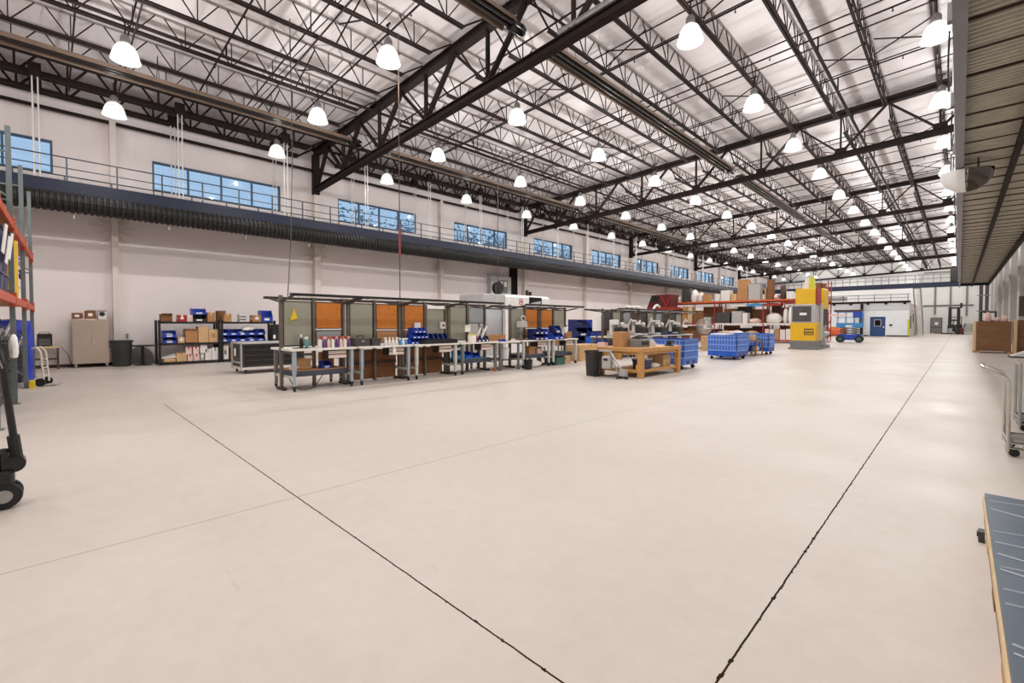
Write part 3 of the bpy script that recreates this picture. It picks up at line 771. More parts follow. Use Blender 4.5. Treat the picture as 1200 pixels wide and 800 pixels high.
# first workstation
G = 'spray bottles on the nearest workstations'
for i in range(16):
    r, c = divmod(i, 8)
    bottle('small white and purple spray bottle, %s in the %s row on the first workstation' % (ORD[c], 'front' if r == 0 else 'back'), -10.08-.11*r, 4.20+.095*c+.03*r, TZ, ('carton_white','purple','carton_pink')[i % 3], ('red','orange','carton_pink')[(i*2+r) % 3], .25, G)
bottle('turquoise pump bottle on the nearest workstation', -10.25, 3.98, TZ, 'teal', 'paper', .25)
bottle('dark bottle beside the turquoise one on the nearest workstation', -10.35, 3.9, TZ, 'black', 'paper', .3)
t = thing('hand_tool', 'black pliers lying at the near end of the first workstation', 'tool', (-10.15, 3.64, TZ)); MB().bar((0,0,.012), (.02,.3,.012), .03, .024).build('handle', 'black', t); MB().bar((.02,.3,.012), (.03,.38,.012), .02, .02).build('jaw', 'galv', t)
o = MB().box(-.1,-.14,0,.1,.14,.012).build('paper_pad', 'paper', None, (-10.2, 3.86-.14, TZ)); o.location = (-10.42, 3.72, TZ); tag(o, 'white paper pad on the near end of the first workstation', 'paper')
t = thing('tool_case', 'black tool case with grey latch between first and second workstation', 'case', (-10.22, 5.22, TZ))
MB().chamfer(-.12,-.2,0,.12,.2,.2,.02).build('shell', 'charcoal', t); MB().path([(0,-.08,.2),(0,-.07,.25),(0,.07,.25),(0,.08,.2)], .012).build('handle', 'black', t); MB().box(.12,-.03,.1,.13,.05,.14).build('latch', 'galv', t)
tote('small charcoal tub beside the black tool case', -10.2, 5.58, TZ, .2, .24, .18, 'charcoal')
for i in range(4):
    bottle('white dispenser bottle, %s in the row on the second workstation' % ORD[i], -10.1, 5.83+.1*i, TZ, 'carton_white', 'paper', .2, 'white dispenser bottles')
for i in range(3):
    bottle('pale blue dispenser bottle, %s of three on the second workstation' % ORD[i], -10.12, 6.25+.08*i, TZ, ('sky_blue','carton_white','sky_blue')[i], 'paper', .17, 'pale blue bottles')
carton('tan carton on the low shelf of the nearest workstation', -10.5, 3.98, .435, .22, .28, .18, 'cardboard_light', tape=None, open_=True)
stack_bin('blue bin on the low shelf of the nearest workstation', -10.35, 4.42, .435, .2, .24, .16, 'bin_blue')
sack('pink wrapped parcel on the low shelf of the nearest workstation', -10.4, 3.75, .435, .1, .1, .06, 'carton_pink', 'parcel', 'parcel')
carton('brown carton standing under the drawers of the nearest workstation', -10.75, 4.62, .435, .2, .3, .34, 'cardboard', tape=None)
o = MB().path([(-10.3,4.35,.3),(-10.15,4.1,.05),(-10.1,3.9,.02),(-10.2,3.8,.02),(-10.35,3.72,.1),(-10.5,3.66,.3)], .01, 5).build('power_cord', 'black'); tag(o, 'black cord trailing on the floor under the nearest workstation', 'cord')
t = thing('steel_canister', 'white canister hung under the front edge of the second workstation', 'canister', (-10.0, 6.0, .68)); MB().lathe([(.04,0),(.045,.01),(.045,.16),(.03,.185)], 10).build('can', 'paper', t, smooth=True); MB().box(-.01,-.01,.185,.01,.01,.19).build('hook', 'galv', t)
# third workstation: blue bin heap and long black tray
y = 6.62; n = 0
for r in range(3):
    for c in range(5-r):
        stack_bin('small blue bin, %s from the camera end, %s tier on the third workstation' % (ORD[c], ('bottom','middle','top')[r]), -10.35, y+.07+.125*c+.05*r, TZ+.145*r, .12, .3, .14, 'bin_blue', 0, 'heap of small blue bins', fill='bin_navy' if (c+r) % 2 else None)
for c in range(4):
    stack_bin('navy bin, %s along the far half of the third workstation' % ORD[c], -10.38, 7.3+.16*c, TZ, .15, .3, .26, 'bin_navy', 0, 'navy bins on the third workstation', fill='bin_blue', card=False)
t = thing('parts_tray', 'long black parts tray along the front of the third workstation', 'tray', (-10.06, 7.42, TZ)); MB().box(-.11,-.55,0,.11,.55,.012).box(-.11,-.55,.012,-.1,.55,.12).box(.1,-.55,.012,.11,.55,.1).box(-.1,-.55,.012,.1,-.54,.11).box(-.1,.54,.012,.1,.55,.11).build('tray', 'black', t)
m = MB()
for q in range(7): m.lathe([(.02,0),(.03,.02),(.022,.09)], 7, (random.uniform(-.06,.06), -.48+.16*q, .012))
m.build('parts', 'charcoal', t)
o = MB().box(-.004,-.1,0,.004,.1,.2).build('paper_sheet', 'paper', None, (-10.5, 7.02, 1.28)); tag(o, 'white sheet pinned on the cork board of the third workstation', 'paper')
o = MB().box(-.004,-.3,0,.004,.3,.09).build('paper_sheet', 'paper', None, (-10.52, 7.66, 1.86)); tag(o, 'long white sheet fixed across the top of the green board', 'paper')
t = thing('control_unit', 'cream control box fixed on the third workstation board', 'control box', (-10.48, 7.85, 1.3)); MB().chamfer(-.04,-.08,0,.04,.08,.2,.01).build('housing', 'cream', t); MB().lathe([(.03,.04),(.035,.05),(.03,.055)], 10, (0,0,.1), 'x').build('dial', 'black', t)
# fourth workstation
t = thing('paint_pail', 'white pail with red side and pale lid on the fourth workstation', 'pail', (-10.1, 8.62, TZ)); MB().lathe([(.11,0),(.12,.02),(.125,.2),(.12,.205)], 14).build('tub', 'paper', t, smooth=True); MB().lathe([(.12,.2),(.128,.2),(.12,.23),(.06,.235)], 14).build('lid', 'olive_yellow', t, smooth=True)
MB().box(.02,.115,.02,.1,.128,.19).build('red_label', 'red', t)
t = thing('card_holder', 'white placard on a stem on the fourth workstation', 'placard', (-10.25, 8.58, TZ)); MB().lathe([(.05,0),(.05,.015),(.012,.02),(.01,.3)], 10).build('stem', 'cardboard_dark', t); MB().box(-.006,-.1,.3,.006,.1,.5).build('placard', 'paper', t)
for i, (dx, dy, a, l_) in enumerate(((0,0,.5,.4), (.05,.12,.8,.45), (-.03,.22,.3,.36))):
    t = thing('nozzle_gun', 'white caulking gun, %s of three leaning on the fourth workstation' % ORD[i], 'tool', (-10.2+dx, 8.85+dy, TZ)); MB().tube((0,0,.02), (.05,a*.3,.02+l_), .032, 9).build('cartridge', 'carton_white', t); MB().tube((.05,a*.3,.02+l_), (.06,a*.36,.09+l_), .012, 6, .004).build('nozzle', 'black', t)
for c in range(3):
    stack_bin('navy bin, %s beside the white pail on the fourth workstation' % ORD[c], -10.15, 8.86+.15*c, TZ, .13, .24, .17, 'bin_navy', 0, 'navy bins on the fourth workstation', fill='grey')
for c in range(3):
    stack_bin('bright blue tub, %s on the shelf under the fourth workstation' % ORD[c], -10.35, 8.3+.3*c, .435, .26, .3, .24-.05*c, ('sky_blue','crate_deep','bin_blue')[c], 0, 'blue tubs under the fourth workstation', card=False)
t = thing('task_fixture', 'black articulated clamp lamp standing on the fourth workstation', 'lamp', (-10.4, 9.2, TZ)); MB().lathe([(.06,0),(.06,.02),(.02,.03)], 10).build('foot', 'black', t); MB().path([(0,0,.03),(.0,.05,.3),(.08,.0,.42),(.16,-.06,.34)], .012).build('arm', 'black', t); MB().lathe([(.02,.0),(.05,-.06),(.055,-.08)], 10, (.16,-.06,.35)).build('head', 'charcoal', t)
carton('long tan carton lying on the gap table', -10.75, 10.1, .89, .3, .8, .2, 'cardboard', tape=None)
stack_bin('flat bright blue dish on the gap table', -10.2, 9.95, .89, .2, .16, .07, 'bin_blue', card=False)
t = thing('waste_pail', 'white waste pail on the low shelf of the gap table', 'pail', (-10.25, 10.1, .33)); MB().lathe([(.12,0),(.15,.34),(.14,.34),(.115,.03)], 14).build('tub', 'paper', t, smooth=True); MB().lathe([(.15,.32),(.16,.33),(.15,.345)], 14, cap0=False, cap1=False).build('rim', 'paper', t)
# fifth and sixth workstations
t = thing('drill_press', 'grey bench drill press on a red base, fifth workstation', 'drill press', (-10.3, 10.95, TZ))
MB().chamfer(-.14,-.18,0,.16,.18,.04,.01).build('base', 'maroon', t); MB().tube((-.06,0,.04), (-.06,0,.6), .03, 10).build('column', 'chrome', t); MB().chamfer(-.18,-.1,.42,.18,.1,.62,.03).build('head', 'light_grey', t); MB().box(-.1,-.12,.2,.14,.12,.22).build('work_table', 'charcoal', t); MB().tube((.1,0,.3), (.1,0,.42), .016, 8).build('chuck', 'black', t)
for a in range(3): MB().tube((.06,.1,.5), (.06+.1*math.cos(a*2.09+.4),.13,.5+.1*math.sin(a*2.09+.4)), .008, 5).build('feed_lever', 'black', t)
o = MB().lathe([(.07,-.02),(.11,-.018),(.115,0),(.11,.018),(.07,.02)], 18, (0,0,0), 'x', False, False).build('cable_coil', 'cream', None, (-10.48, 11.2, 1.62), 0, True); tag(o, 'cream coil of cable hung on the fifth workstation board', 'cable coil')
for c in range(3):
    for r in range(2):
        stack_bin('dark blue bin, %s across, %s tier on the fifth workstation' % (ORD[c], ('lower','upper')[r]), -10.1, 11.3+.23*c, TZ+.19*r, .22, .36, .18, 'bin_navy' if c < 2 else 'bin_blue', 0, 'dark blue bins on the fifth workstation', fill='bin_blue')
for c in range(2):
    stack_bin('blue bin with pale card, %s on the sixth workstation' % ORD[c], -10.08, 12.3+.26*c, TZ, .25, .36, .2, 'bin_blue', 0, 'blue bins on the sixth workstation', fill='bin_navy')
stack_bin('tall navy bin perched on the blue bins of the sixth workstation', -10.1, 12.43, TZ+.21, .34, .3, .26, 'bin_navy', fill='bin_blue')
t = thing('microscope', 'white bench microscope near the end of the sixth workstation', 'microscope', (-10.2, 13.1, TZ)); MB().chamfer(-.1,-.09,0,.12,.09,.04,.01).build('base', 'charcoal', t); MB().bar((-.07,0,.04), (-.05,0,.36), .05).build('arm', 'carton_white', t); MB().tube((.05,0,.2), (.0,0,.42), .04, 9).build('tube', 'carton_white', t); MB().tube((.0,0,.42), (.1,0,.47), .022, 8).build('eyepiece', 'black', t)
carton('tan carton under the fifth workstation', -10.35, 11.35, .435, .3, .3, .25, 'cardboard', tape=None)
carton('pale carton under the drawers of the fifth workstation', -10.35, 11.75, .435, .3, .26, .18, 'carton_pink', tape=None)
round_bin('small black waste bin between the legs of the fifth workstation', -9.72, 10.62, .15, .31, 'black_gloss')
sack('white plastic sack on the floor under the fifth workstation', -10.2, 11.35, 0, .26, .3, .13, 'carton_white')
carton('tan carton under the far end of the sixth workstation', -10.3, 13.2, .0, .32, .34, .34, 'cardboard_light', tape=None)
tote('dark green tub under the sixth workstation', -10.2, 12.6, .0, .5, .5, .26, 'green')
tag(MB().chamfer(-.2,-.18,0,.2,.18,.26,.02).build('equipment_case', 'black', None, (-10.6, 12.85, 0)), 'black equipment case on the floor under the sixth workstation', 'case')

# far workstations: grey desktop machines
def desk_machine(label, y, kind):
    t = thing('bench_machine', label, 'machine', (-10.15, y, TZ), 0, 'grey machines on the far workstations')
    if kind == 0:
        MB().chamfer(-.2,-.22,0,.2,.22,.12,.02).build('base', 'light_grey', t); MB().bar((-.12,0,.12), (-.12,0,.62), .1).build('column', 'carton_white', t); MB().chamfer(-.16,-.1,.5,.2,.1,.7,.03).build('head', 'carton_white', t); MB().tube((.12,0,.3), (.12,0,.5), .03, 8).build('spindle', 'charcoal', t)
    elif kind == 1:
        MB().chamfer(-.2,-.25,0,.2,.25,.38,.03).build('housing', 'charcoal', t); MB().box(.2,-.18,.16,.21,.12,.34).build('screen', 'dark_glass', t); MB().lathe([(.03,0),(.09,.05),(.1,.16),(.04,.22)], 12, (0,.05,.38)).build('hopper', 'cream', t)
    else:
        MB().chamfer(-.16,-.16,0,.16,.16,.06,.02).build('base', 'black', t); MB().path([(0,0,.06),(-.05,0,.4),(.05,.1,.72),(.22,.06,.6)], .04).build('arm', 'carton_white', t); MB().lathe([(.03,-.12),(.07,-.08),(.06,.05)], 10, (.22,.06,.58)).build('tool_head', 'grey', t)
for i in range(12):
    desk_machine(('white pillar', 'black boxy', 'white jointed arm')[i % 3]+' machine on the far workstations, %s along' % ORD[i], 16.3+.6*i, i % 3)
for c in range(5):
    stack_bin('navy bin at the front of the far workstations, %s along' % ORD[c], -10.03, 20.2+.4*c, TZ, .36, .18, .16, 'bin_navy', 0, 'navy bins on the far workstations', card=False)
for i in range(9):
    y = 16.5+.78*i; k = i % 3
    if k == 0: carton('small tan carton set between the far bench machines, %s along' % ORD[i], -10.42, y, TZ, .2, .26, .24, 'cardboard_light', tape=None)
    elif k == 1: stack_bin('dark bin of parts between the far bench machines, %s along' % ORD[i], -10.42, y, TZ, .24, .2, .2, 'black', 0, None, fill='light_grey', card=False)
    else: bottle('pale bottle between the far bench machines, %s along' % ORD[i], -10.38, y, TZ, 'carton_white', 'red', .3)
for i in range(6):
    y = 16.35+1.2*i
    t = thing('hanging_tool', 'dark air tool hung from the far lamp bars, %s along' % ORD[i], 'tool', (-9.74, y, 2.02)); MB().path([(0,0,0),(.02,.03,-.15),(-.02,.0,-.3)], .01, 5).build('cord', 'black', t); MB().lathe([(.02,-.5),(.035,-.48),(.035,-.34),(.015,-.29)], 8, (-.02,0,0)).bar((-.02,0,-.38), (.06,0,-.44), .025).build('tool_body', ('charcoal','maroon','cream')[i % 3], t)
t = thing('ring_light', 'pale curved lamp fixed over the far workstation bars', 'lamp', (-9.75, 19.3, 2.08)); MB().path([(0,-.4,0),(0,-.2,.16),(0,0,.2),(0,.2,.12)], .05).build('lamp_arm', 'carton_white', t); MB().box(-.06,-.45,-.005,.06,-.35,.02).build('clamp', 'black', t)
for i in range(3):
    o = sack('crumpled white wrap, %s of three lying on the far lamp bar' % ORD[i], -9.74, 16.75+.4*i, 2.075, .09, .16, .07, 'carton_white', 'wrap', 'plastic_wrap', 'white wraps on the lamp bar')
t = thing('swivel_board', 'white magnetic board stand at the near end of the far workstations', 'board', (-10.6, 15.75, 0)); MB().box(-.015,-.3,1.15,.015,.3,1.9).build('panel', 'paper', t); MB().box(-.02,-.02,.03,.02,.02,1.15).box(-.2,-.03,0,.2,.03,.03).build('stand', 'charcoal', t)
# ================================================================== along the window wall
# steel cabinet
t = thing('steel_cabinet', 'two-door stainless steel cabinet on casters against the window wall', 'cabinet', (-20.78, .98, 0))
MB().chamfer(-.29,-.46,.13,.29,.46,1.6,.012).build('body', 'steel', t)
for s in (-1, 1):
    d = MB().box(.29,min(s*.008,s*.44),.17,.305,max(s*.008,s*.44),1.56).build('door', 'steel', t)
    MB().box(.305,s*.035-.018,.78,.33,s*.035+.018,.98).tube((.32,s*.05,.82), (.34,s*.05,.82), .03, 10).build('handle', 'chrome', d)
for x in (-.22, .24):
    for y in (-.38, .38): caster(MB(), x, y, .05, .13).build('caster', 'chrome', t)
carton('brown box with pale label, at the far-table end of the cabinet top', -20.75, .66, 1.6, .3, .26, .2, 'cardboard_dark', patch='paper', tape=None)
carton('taller brown box in the middle of the cabinet top', -20.75, .98, 1.6, .3, .27, .28, 'cardboard_dark', patch='paper', tape=None)
t = thing('test_meter', 'grey meter with dark round face on the cabinet top', 'meter', (-20.75, 1.27, 1.6)); MB().chamfer(-.1,-.11,0,.1,.11,.28,.02).build('housing', 'carton_white', t); MB().lathe([(.075,.1),(.075,.108)], 14, (0,.0,.17), 'x').build('dial', 'black', t)
o = MB().box(-.2,-.28,0,.2,.2,.02).build('flat_panel', 'light_grey', None, (-20.8, 1.2, 1.885)); tag(o, 'flat grey panel lying across the box tops on the cabinet', 'panel')
# table with black heater box
t = thing('side_table', 'low table with dark legs carrying a black box, by the window wall', 'table', (-20.75, -.38, 0))
MB().box(-.3,-.6,.68,.3,.62,.73).build('tabletop', 'pale_wood', t)
for x in (-.26, .26):
    for y in (-.55, .57): MB().box(x-.025,y-.025,0,x+.025,y+.025,.68).build('leg', 'dark_brown', t)
MB().box(.24,-.55,.3,.27,.55,.36).build('stretcher', 'dark_brown', t)
t = thing('black_cube_heater', 'black box-shaped heater with grille on the low table', 'heater', (-20.7, -.1, .73)); MB().chamfer(-.18,-.17,0,.18,.17,.4,.03).build('housing', 'black', t); g = MB()
for q in range(6): g.box(.18,-.13,.05+.035*q,.19,.13,.065+.035*q)
g.build('grille', 'grey', t); MB().path([(-.0,-.12,.4),(0,-.1,.45),(0,.1,.45),(0,.12,.4)], .01).build('handle', 'grey', t)
o = MB().path([(-20.5,.02,.75),(-20.45,.28,.7),(-20.6,.42,.45),(-20.9,.5,.1)], .012, 5).build('power_cord', 'grey'); tag(o, 'grey cord from the black heater box down past the table', 'cord')
round_bin('dark green-black wheeled bin beside the steel cabinet', -20.3, 1.72, .3, .88, 'bin_green_black')
o = thing('faucet_valve', 'small dark pipe valve on the wall over the trash bin', 'valve', (XW+.02, 1.95, .95)); MB().tube((0,0,0), (.12,0,0), .02, 8).tube((.08,0,0), (.08,0,.12), .014, 6).build('pipe', 'charcoal', o); MB().lathe([(.05,.12),(.05,.135)], 10, (.08,0,0)).build('hand_wheel', 'charcoal', o)
t = thing('pedestal_table', 'small black round pedestal table between bin and black shelving', 'table', (-20.3, 2.28, 0)); MB().lathe([(.02,.0),(.24,.0),(.24,.02),(.06,.05)], 16).build('foot', 'black', t); MB().tube((0,0,.03), (0,0,.66), .045, 10).build('pillar', 'black', t); MB().lathe([(.3,.655),(.34,.66),(.34,.7),(.02,.7)], 18).build('top', 'black', t)
t = thing('arched_panel', 'grey arched panel leaning on the wall behind the pedestal table', 'panel', (XW+.04, 2.3, .0)); m = MB(); m.prism([(.42*math.cos(PI*i/14), .62*math.sin(PI*i/14)) for i in range(15)], 0, .04, 'x'); m.build('panel', 'grey', t); m = MB(); m.path([(.05,.44*math.cos(PI*i/14),.02+.64*math.sin(PI*i/14)) for i in range(15)], .02); m.build('rim', 'cream', t)

# black shelving
def shelving(label, y0, y1):
    t = thing('shelving_unit', label, 'shelving', (-20.12, (y0+y1)/2, 0), 0, 'black steel shelving by the window wall'); h = (y1-y0)/2
    for x in (-.36, .36):
        for y in (-h, h): MB().box(x-.03,y-.035,0,x+.03,y+.035,1.57).build('upright', 'black', t)
    for z in (.1, .76, 1.52): MB().box(-.36,-h,z-.05,.38,h,z).box(.36,-h,z-.075,.39,h,z).build('shelf', 'black', t)
    return t
shelving('black steel shelving unit nearer the cabinet, cartons on its middle shelf', 2.68, 4.47)
shelving('black steel shelving unit farther from the cabinet, blue bins on its middle shelf', 4.56, 6.4)
SX = -20.0
def sy(x): return atX(x, -19.85)
def sh(kind, x0, x1, z, h, label, m='cardboard', **k):
    y0, y1 = sy(x0), sy(x1)
    if kind == 'b': return carton(label, SX, (y0+y1)/2, z, .42, abs(y1-y0), h, m, **k)
    return stack_bin(label, SX, (y0+y1)/2, z, abs(y1-y0), .48, h, m, **k)
T1, T2, T3 = 1.52, .76, .1
sh('b', 189, 202, T1, .22, 'open brown box with white things on top of the nearer shelving', 'cardboard_dark', open_=True)
sh('b', 209, 218, T1, .24, 'red box with white label on top of the nearer shelving', 'red', patch='paper', tape='paper')
sh('b', 219, 226, T1, .24, 'pale pink box beside the red one on top of the shelving', 'carton_pink', tape='paper')
sh('s', 226, 241, T1, .26, 'black bin under a blue one on top of the nearer shelving', 'black')
sh('s', 225.6, 241.4, T1+.262, .22, 'blue bin stacked on the black bin on top of the shelving', 'bin_blue')
sh('b', 243, 252, T1, .34, 'tan box on top of the nearer shelving, beside the black bin', 'cardboard')
sh('b', 258, 267, T1, .42, 'tall dark brown box on top of the farther shelving', 'cardboard_dark', tape=None).location.x -= .3
sh('b', 261, 270, T1, .3, 'orange-brown box before the tall one on top of the farther shelving', 'cardboard').location.x += .14
t = thing('wire_basket', 'white patterned basket on top of the farther shelving', 'basket', (SX, (sy(281)+sy(289))/2, T1)); w_ = abs(sy(289)-sy(281))/2
MB().box(-.15,-w_,0,.15,w_,.02).box(-.15,-w_,.02,-.13,w_,.3).box(.13,-w_,.02,.15,w_,.3).box(-.13,-w_,.02,.13,-w_+.02,.3).box(-.13,w_-.02,.02,.13,w_,.3).build('basket', 'carton_white', t)
m = MB()
for q in range(3):
    for r in range(2): m.cbox(.152, -w_*.6+w_*.6*q, .09+.11*r, .006, .07, .06)
m.build('cutout', 'grey', t); MB().path([(0,-w_,.28),(0,-w_*.5,.36),(0,w_*.5,.36),(0,w_,.28)], .008).build('handle', 'carton_white', t)
sh('b', 296, 306, T1, .26, 'tan box with white label on top of the farther shelving', 'cardboard', patch='paper')
sh('s', 306, 319, T1, .46, 'tall blue bin at the far end of the shelving top', 'bin_blue')
sh('s', 191, 206, T2, .2, 'lower blue bin with white contents on the middle shelf', 'bin_blue', fill='paper')
sh('s', 191, 206, T2+.202, .24, 'upper blue bin with white contents on the middle shelf', 'bin_blue', fill='paper')
sh('b', 208, 216, T2, .2, 'small tan box with white bands on the middle shelf', 'cardboard_light', tape='paper', patch='paper')
sh('b', 217, 231, T2, .44, 'tan open carton on the middle shelf, leaning cardboard behind', 'cardboard', open_=True)
sh('b', 232, 244, T2, .58, 'tall yellow-tan carton on the middle shelf', 'cardboard_light', tape=None)
sh('b', 244.4, 255, T2, .47, 'yellow-tan carton at the far end of the middle shelf', 'cardboard_light', patch='cardboard', tape=None)
for r in range(2):
    for c in range(5):
        sh('s', 257.5+10.6*c, 267.8+10.6*c, T2+.24*r, .235, 'royal blue bin, %s along, %s tier on the farther middle shelf' % (ORD[c], ('lower','upper')[r]), 'bin_blue', group='royal blue bins on the middle shelf', fill=('paper' if (c+r) % 3 == 0 else 'bin_navy'))
o = sack('crumpled white bag on the royal blue bins of the middle shelf', SX+.05, sy(291), T2+.41, .16, .22, .09, 'paper', 'bag', 'plastic_bag')
t = thing('equipment_case', 'black hard case with grey latch at the far end of the shelving', 'case', (-19.45, sy(319.5)+.1, .0)); MB().chamfer(-.16,-.3,.75,.16,.3,1.42,.03).build('shell', 'black', t); MB().box(.16,-.26,.86,.18,-.18,1.0).build('latch', 'paper', t); MB().box(-.14,-.26,0,.14,.26,.75).build('stand', 'charcoal', t); MB().box(.16,.0,.9,.2,.26,1.02).build('grey_plate', 'light_grey', t)
sh('b', 191, 205, T3, .12, 'flat yellow carton with loose papers at the bottom of the shelving', 'cardboard_light', tape=None)
o = MB().add([(-.14,-.2,0),(.14,-.24,0),(.16,.2,.02),(-.12,.24,.16),(-.14,-.2,.02),(.14,-.24,.02),(.16,.2,.04),(-.12,.24,.18)], [(0,3,2,1),(4,5,6,7),(0,1,5,4),(1,2,6,5),(2,3,7,6),(3,0,4,7)]).build('paper_stack', 'paper', None, (SX, sy(198), T3+.125)); tag(o, 'white papers lying on the flat yellow carton', 'paper')
sh('b', 206, 218, T3, .3, 'mustard carton on the bottom shelf of the nearer shelving', 'cardboard_light', tape='cardboard')
for i, (x0, x1, z, h) in enumerate(((219,225,0,.24),(226,233,0,.24),(217,224,.245,.26),(225.5,232.5,.245,.26))):
    sh('b', x0, x1, T3+z, h, 'small pink-white box, %s of the four stacked on the bottom shelf' % ORD[i], 'carton_pink', tape='red', group='pink boxes on the bottom shelf')
sh('b', 234, 238.5, T3, .28, 'narrow grey box on the bottom shelf', 'carton_grey', patch='paper')
sh('b', 234, 242, T3+.285, .3, 'white box stacked on the narrow grey one', 'carton_white', tape=None)
sh('b', 239.5, 247, T3, .42, 'white carton with grey print on the bottom shelf', 'carton_white', tape='light_grey')
sh('b', 247.5, 255, T3, .46, 'taller white carton at the end of the bottom shelf', 'carton_white', tape='grey')
sh('b', 260, 267, T3, .52, 'upright white carton on the bottom of the farther shelving', 'carton_white', patch='grey', tape='cardboard_light')
sh('b', 269, 290, T3, .4, 'wide dark carton at the bottom of the farther shelving', 'cardboard_dark', tape=None)

# dark flat-stock cart
t = thing('tool_chest_cart', 'dark slatted chest on a white wheeled frame before the black shelving', 'cart', (-15.1, 4.72, 0))
MB().chamfer(-.5,-.86,.2,.52,.86,.86,.012).build('chest', 'charcoal', t)
MB().box(-.53,-.89,.86,.55,.89,.9).build('lid', 'light_grey', t)
m = MB()
for q in range(4): m.box(.52,-.82,.26+.15*q,.535,.82,.37+.15*q)
m.build('slats', 'black', t)
m = MB()
for x in (-.45, .47): m.box(x-.03,-.895,.12,x+.03,-.86,.86)
m.box(-.45,-.89,.3,.47,-.865,.34).build('end_frame', 'light_grey', t)
MB().box(-.16,-.9,.5,.02,-.895,.72).build('label_plate', 'paper', t)
MB().box(-.52,-.88,.13,.56,.88,.19).build('base_frame', 'carton_white', t)
for x in (-.42, .44):
    for y in (-.76, .76): caster(MB(), x, y, .06, .13).build('caster', 'black', t)

# ================================================================== pallet rack at the near end
def upright(t, x, y0, y1, H, m):
    fr = MB()
    for y in (y0, y1): fr.box(x-.035,y-.035,0,x+.035,y+.035,H).box(x-.07,y-.07,0,x+.07,y+.07,.012)
    z = .3
    while z < H-.9: fr.bar((x,y0,z), (x,y1,z+.75), .03).bar((x,y0,z+.8), (x,y1,z+.8), .03); z += .85
    return fr.build('upright_frame', m, t)
RA = -.025
def RP(xl, yl): return (-12.1+xl*math.cos(RA)-yl*math.sin(RA), -.45+xl*math.sin(RA)+yl*math.cos(RA))
t = thing('pallet_rack', 'tall grey-green pallet rack with orange beams, hand truck at its end', 'pallet rack', (-12.1,-.45,0), RA)
for x in (2.8, 0, -2.8, -5.6): upright(t, x, 0, -1.05, 4.95, 'rack_teal')
for z in (1.80, 3.13):
    for x0, x1 in ((.04,2.76), (-2.76,-.04), (-5.56,-2.84)):
        for y in (.02, -1.06):
            MB().box(x0,y-.03,z,x1,y+.03,z+.13).box(x0,y-.04,z-.05,x0+.05,y+.035,z+.2).box(x1-.05,y-.04,z-.05,x1,y+.035,z+.2).build('beam', 'rack_orange', t)
        MB().box(x0+.02,-1.02,z+.09,x1-.02,-.02,z+.125).build('deck', 'pine', t)
MB().chamfer(-2.92,.04,0,-2.68,.14,.17,.02).build('post_guard', 'yellow', t)
Z1, Z2 = 1.928, 3.258
def R3(xl, yl, z): return RP(xl, yl)+(z,)
for c in range(3):
    for r in range(3):
        tote('navy tote, %s from the camera end, %s of three high on the rack' % (ORD[c], ORD[r]), *R3(1.75-.62*c, -.27, Z1+.36*r), .56, .5, .345, 'bin_navy', RA, 'navy totes stacked on the rack')
for i in range(3):
    o = MB().add([(-.2,-.02,0),(.2,-.02,0),(.24,.03,.42),(-.18,.03,.46),(-.2,-.01,0),(.2,-.01,0),(.24,.04,.42),(-.18,.04,.46)], [(0,3,2,1),(4,5,6,7),(0,1,5,4),(1,2,6,5),(2,3,7,6),(3,0,4,7)]).build('paper_sheet', 'paper', None, R3(1.5-.5*i, .02, Z1+.62-.12*(i % 2)), RA)
    tag(o, 'white sheet hung over the navy totes, %s from the camera end' % ORD[i], 'paper')
def roll(label, xl, m, h, r=.13, z=Z1, yl=-.1):
    t = thing('upright_roll', label, 'roll', R3(xl, yl, z)); MB().lathe([(.03,0),(r,0),(r,h),(.04,h)], 14).build('wrap', m, t, smooth=True); MB().lathe([(.045,h-.04),(.045,h+.06)], 10).build('core', 'cardboard', t); return t
roll('tall yellow roll standing on the rack shelf', -.42, 'machine_yellow', 1.05, .16)
roll('white roll standing behind the yellow one on the rack', -.85, 'paper', 1.1, .14)
for c in range(3): tote('bright blue tote, %s of the three high column on the rack' % ORD[c], *R3(-1.55, -.24, Z1+.3*c), .56, .45, .285, 'crate_blue', RA, 'bright blue totes on the rack')
for c in range(2): carton('dark carton, %s of two stacked at the rack end' % ('lower','upper')[c], *R3(-3.5, -.3, Z1+.38*c), .6, .5, .37, 'maroon', RA, tape='olive_yellow')
tag(MB().chamfer(-.16,-.2,0,.16,.2,.5,.03).build('packing_block', 'carton_white', None, R3(-2.3, -.22, Z1), RA), 'white packing block between blue totes and dark cartons', 'block')
for i in range(3): carton('brown carton on the top rack level, %s from the camera end' % ORD[i], *R3(2.1-.83*i, -.45, Z2), .8, .7, .5, 'cardboard', RA, group='cartons on the top rack level')
carton('small tan carton at the far end of the top rack level', *R3(-5.1, -.3, Z2), .5, .5, .42, 'cardboard', RA)
carton('flat tan carton beside the small one on the top rack level', *R3(-4.3, -.35, Z2), .8, .6, .25, 'cardboard_light', RA)
sack('green wrapped roll of netting on the top rack level', *R3(-.9, -.25, Z2), .3, .22, .2, 'green', 'bundle', 'netting_bundle')
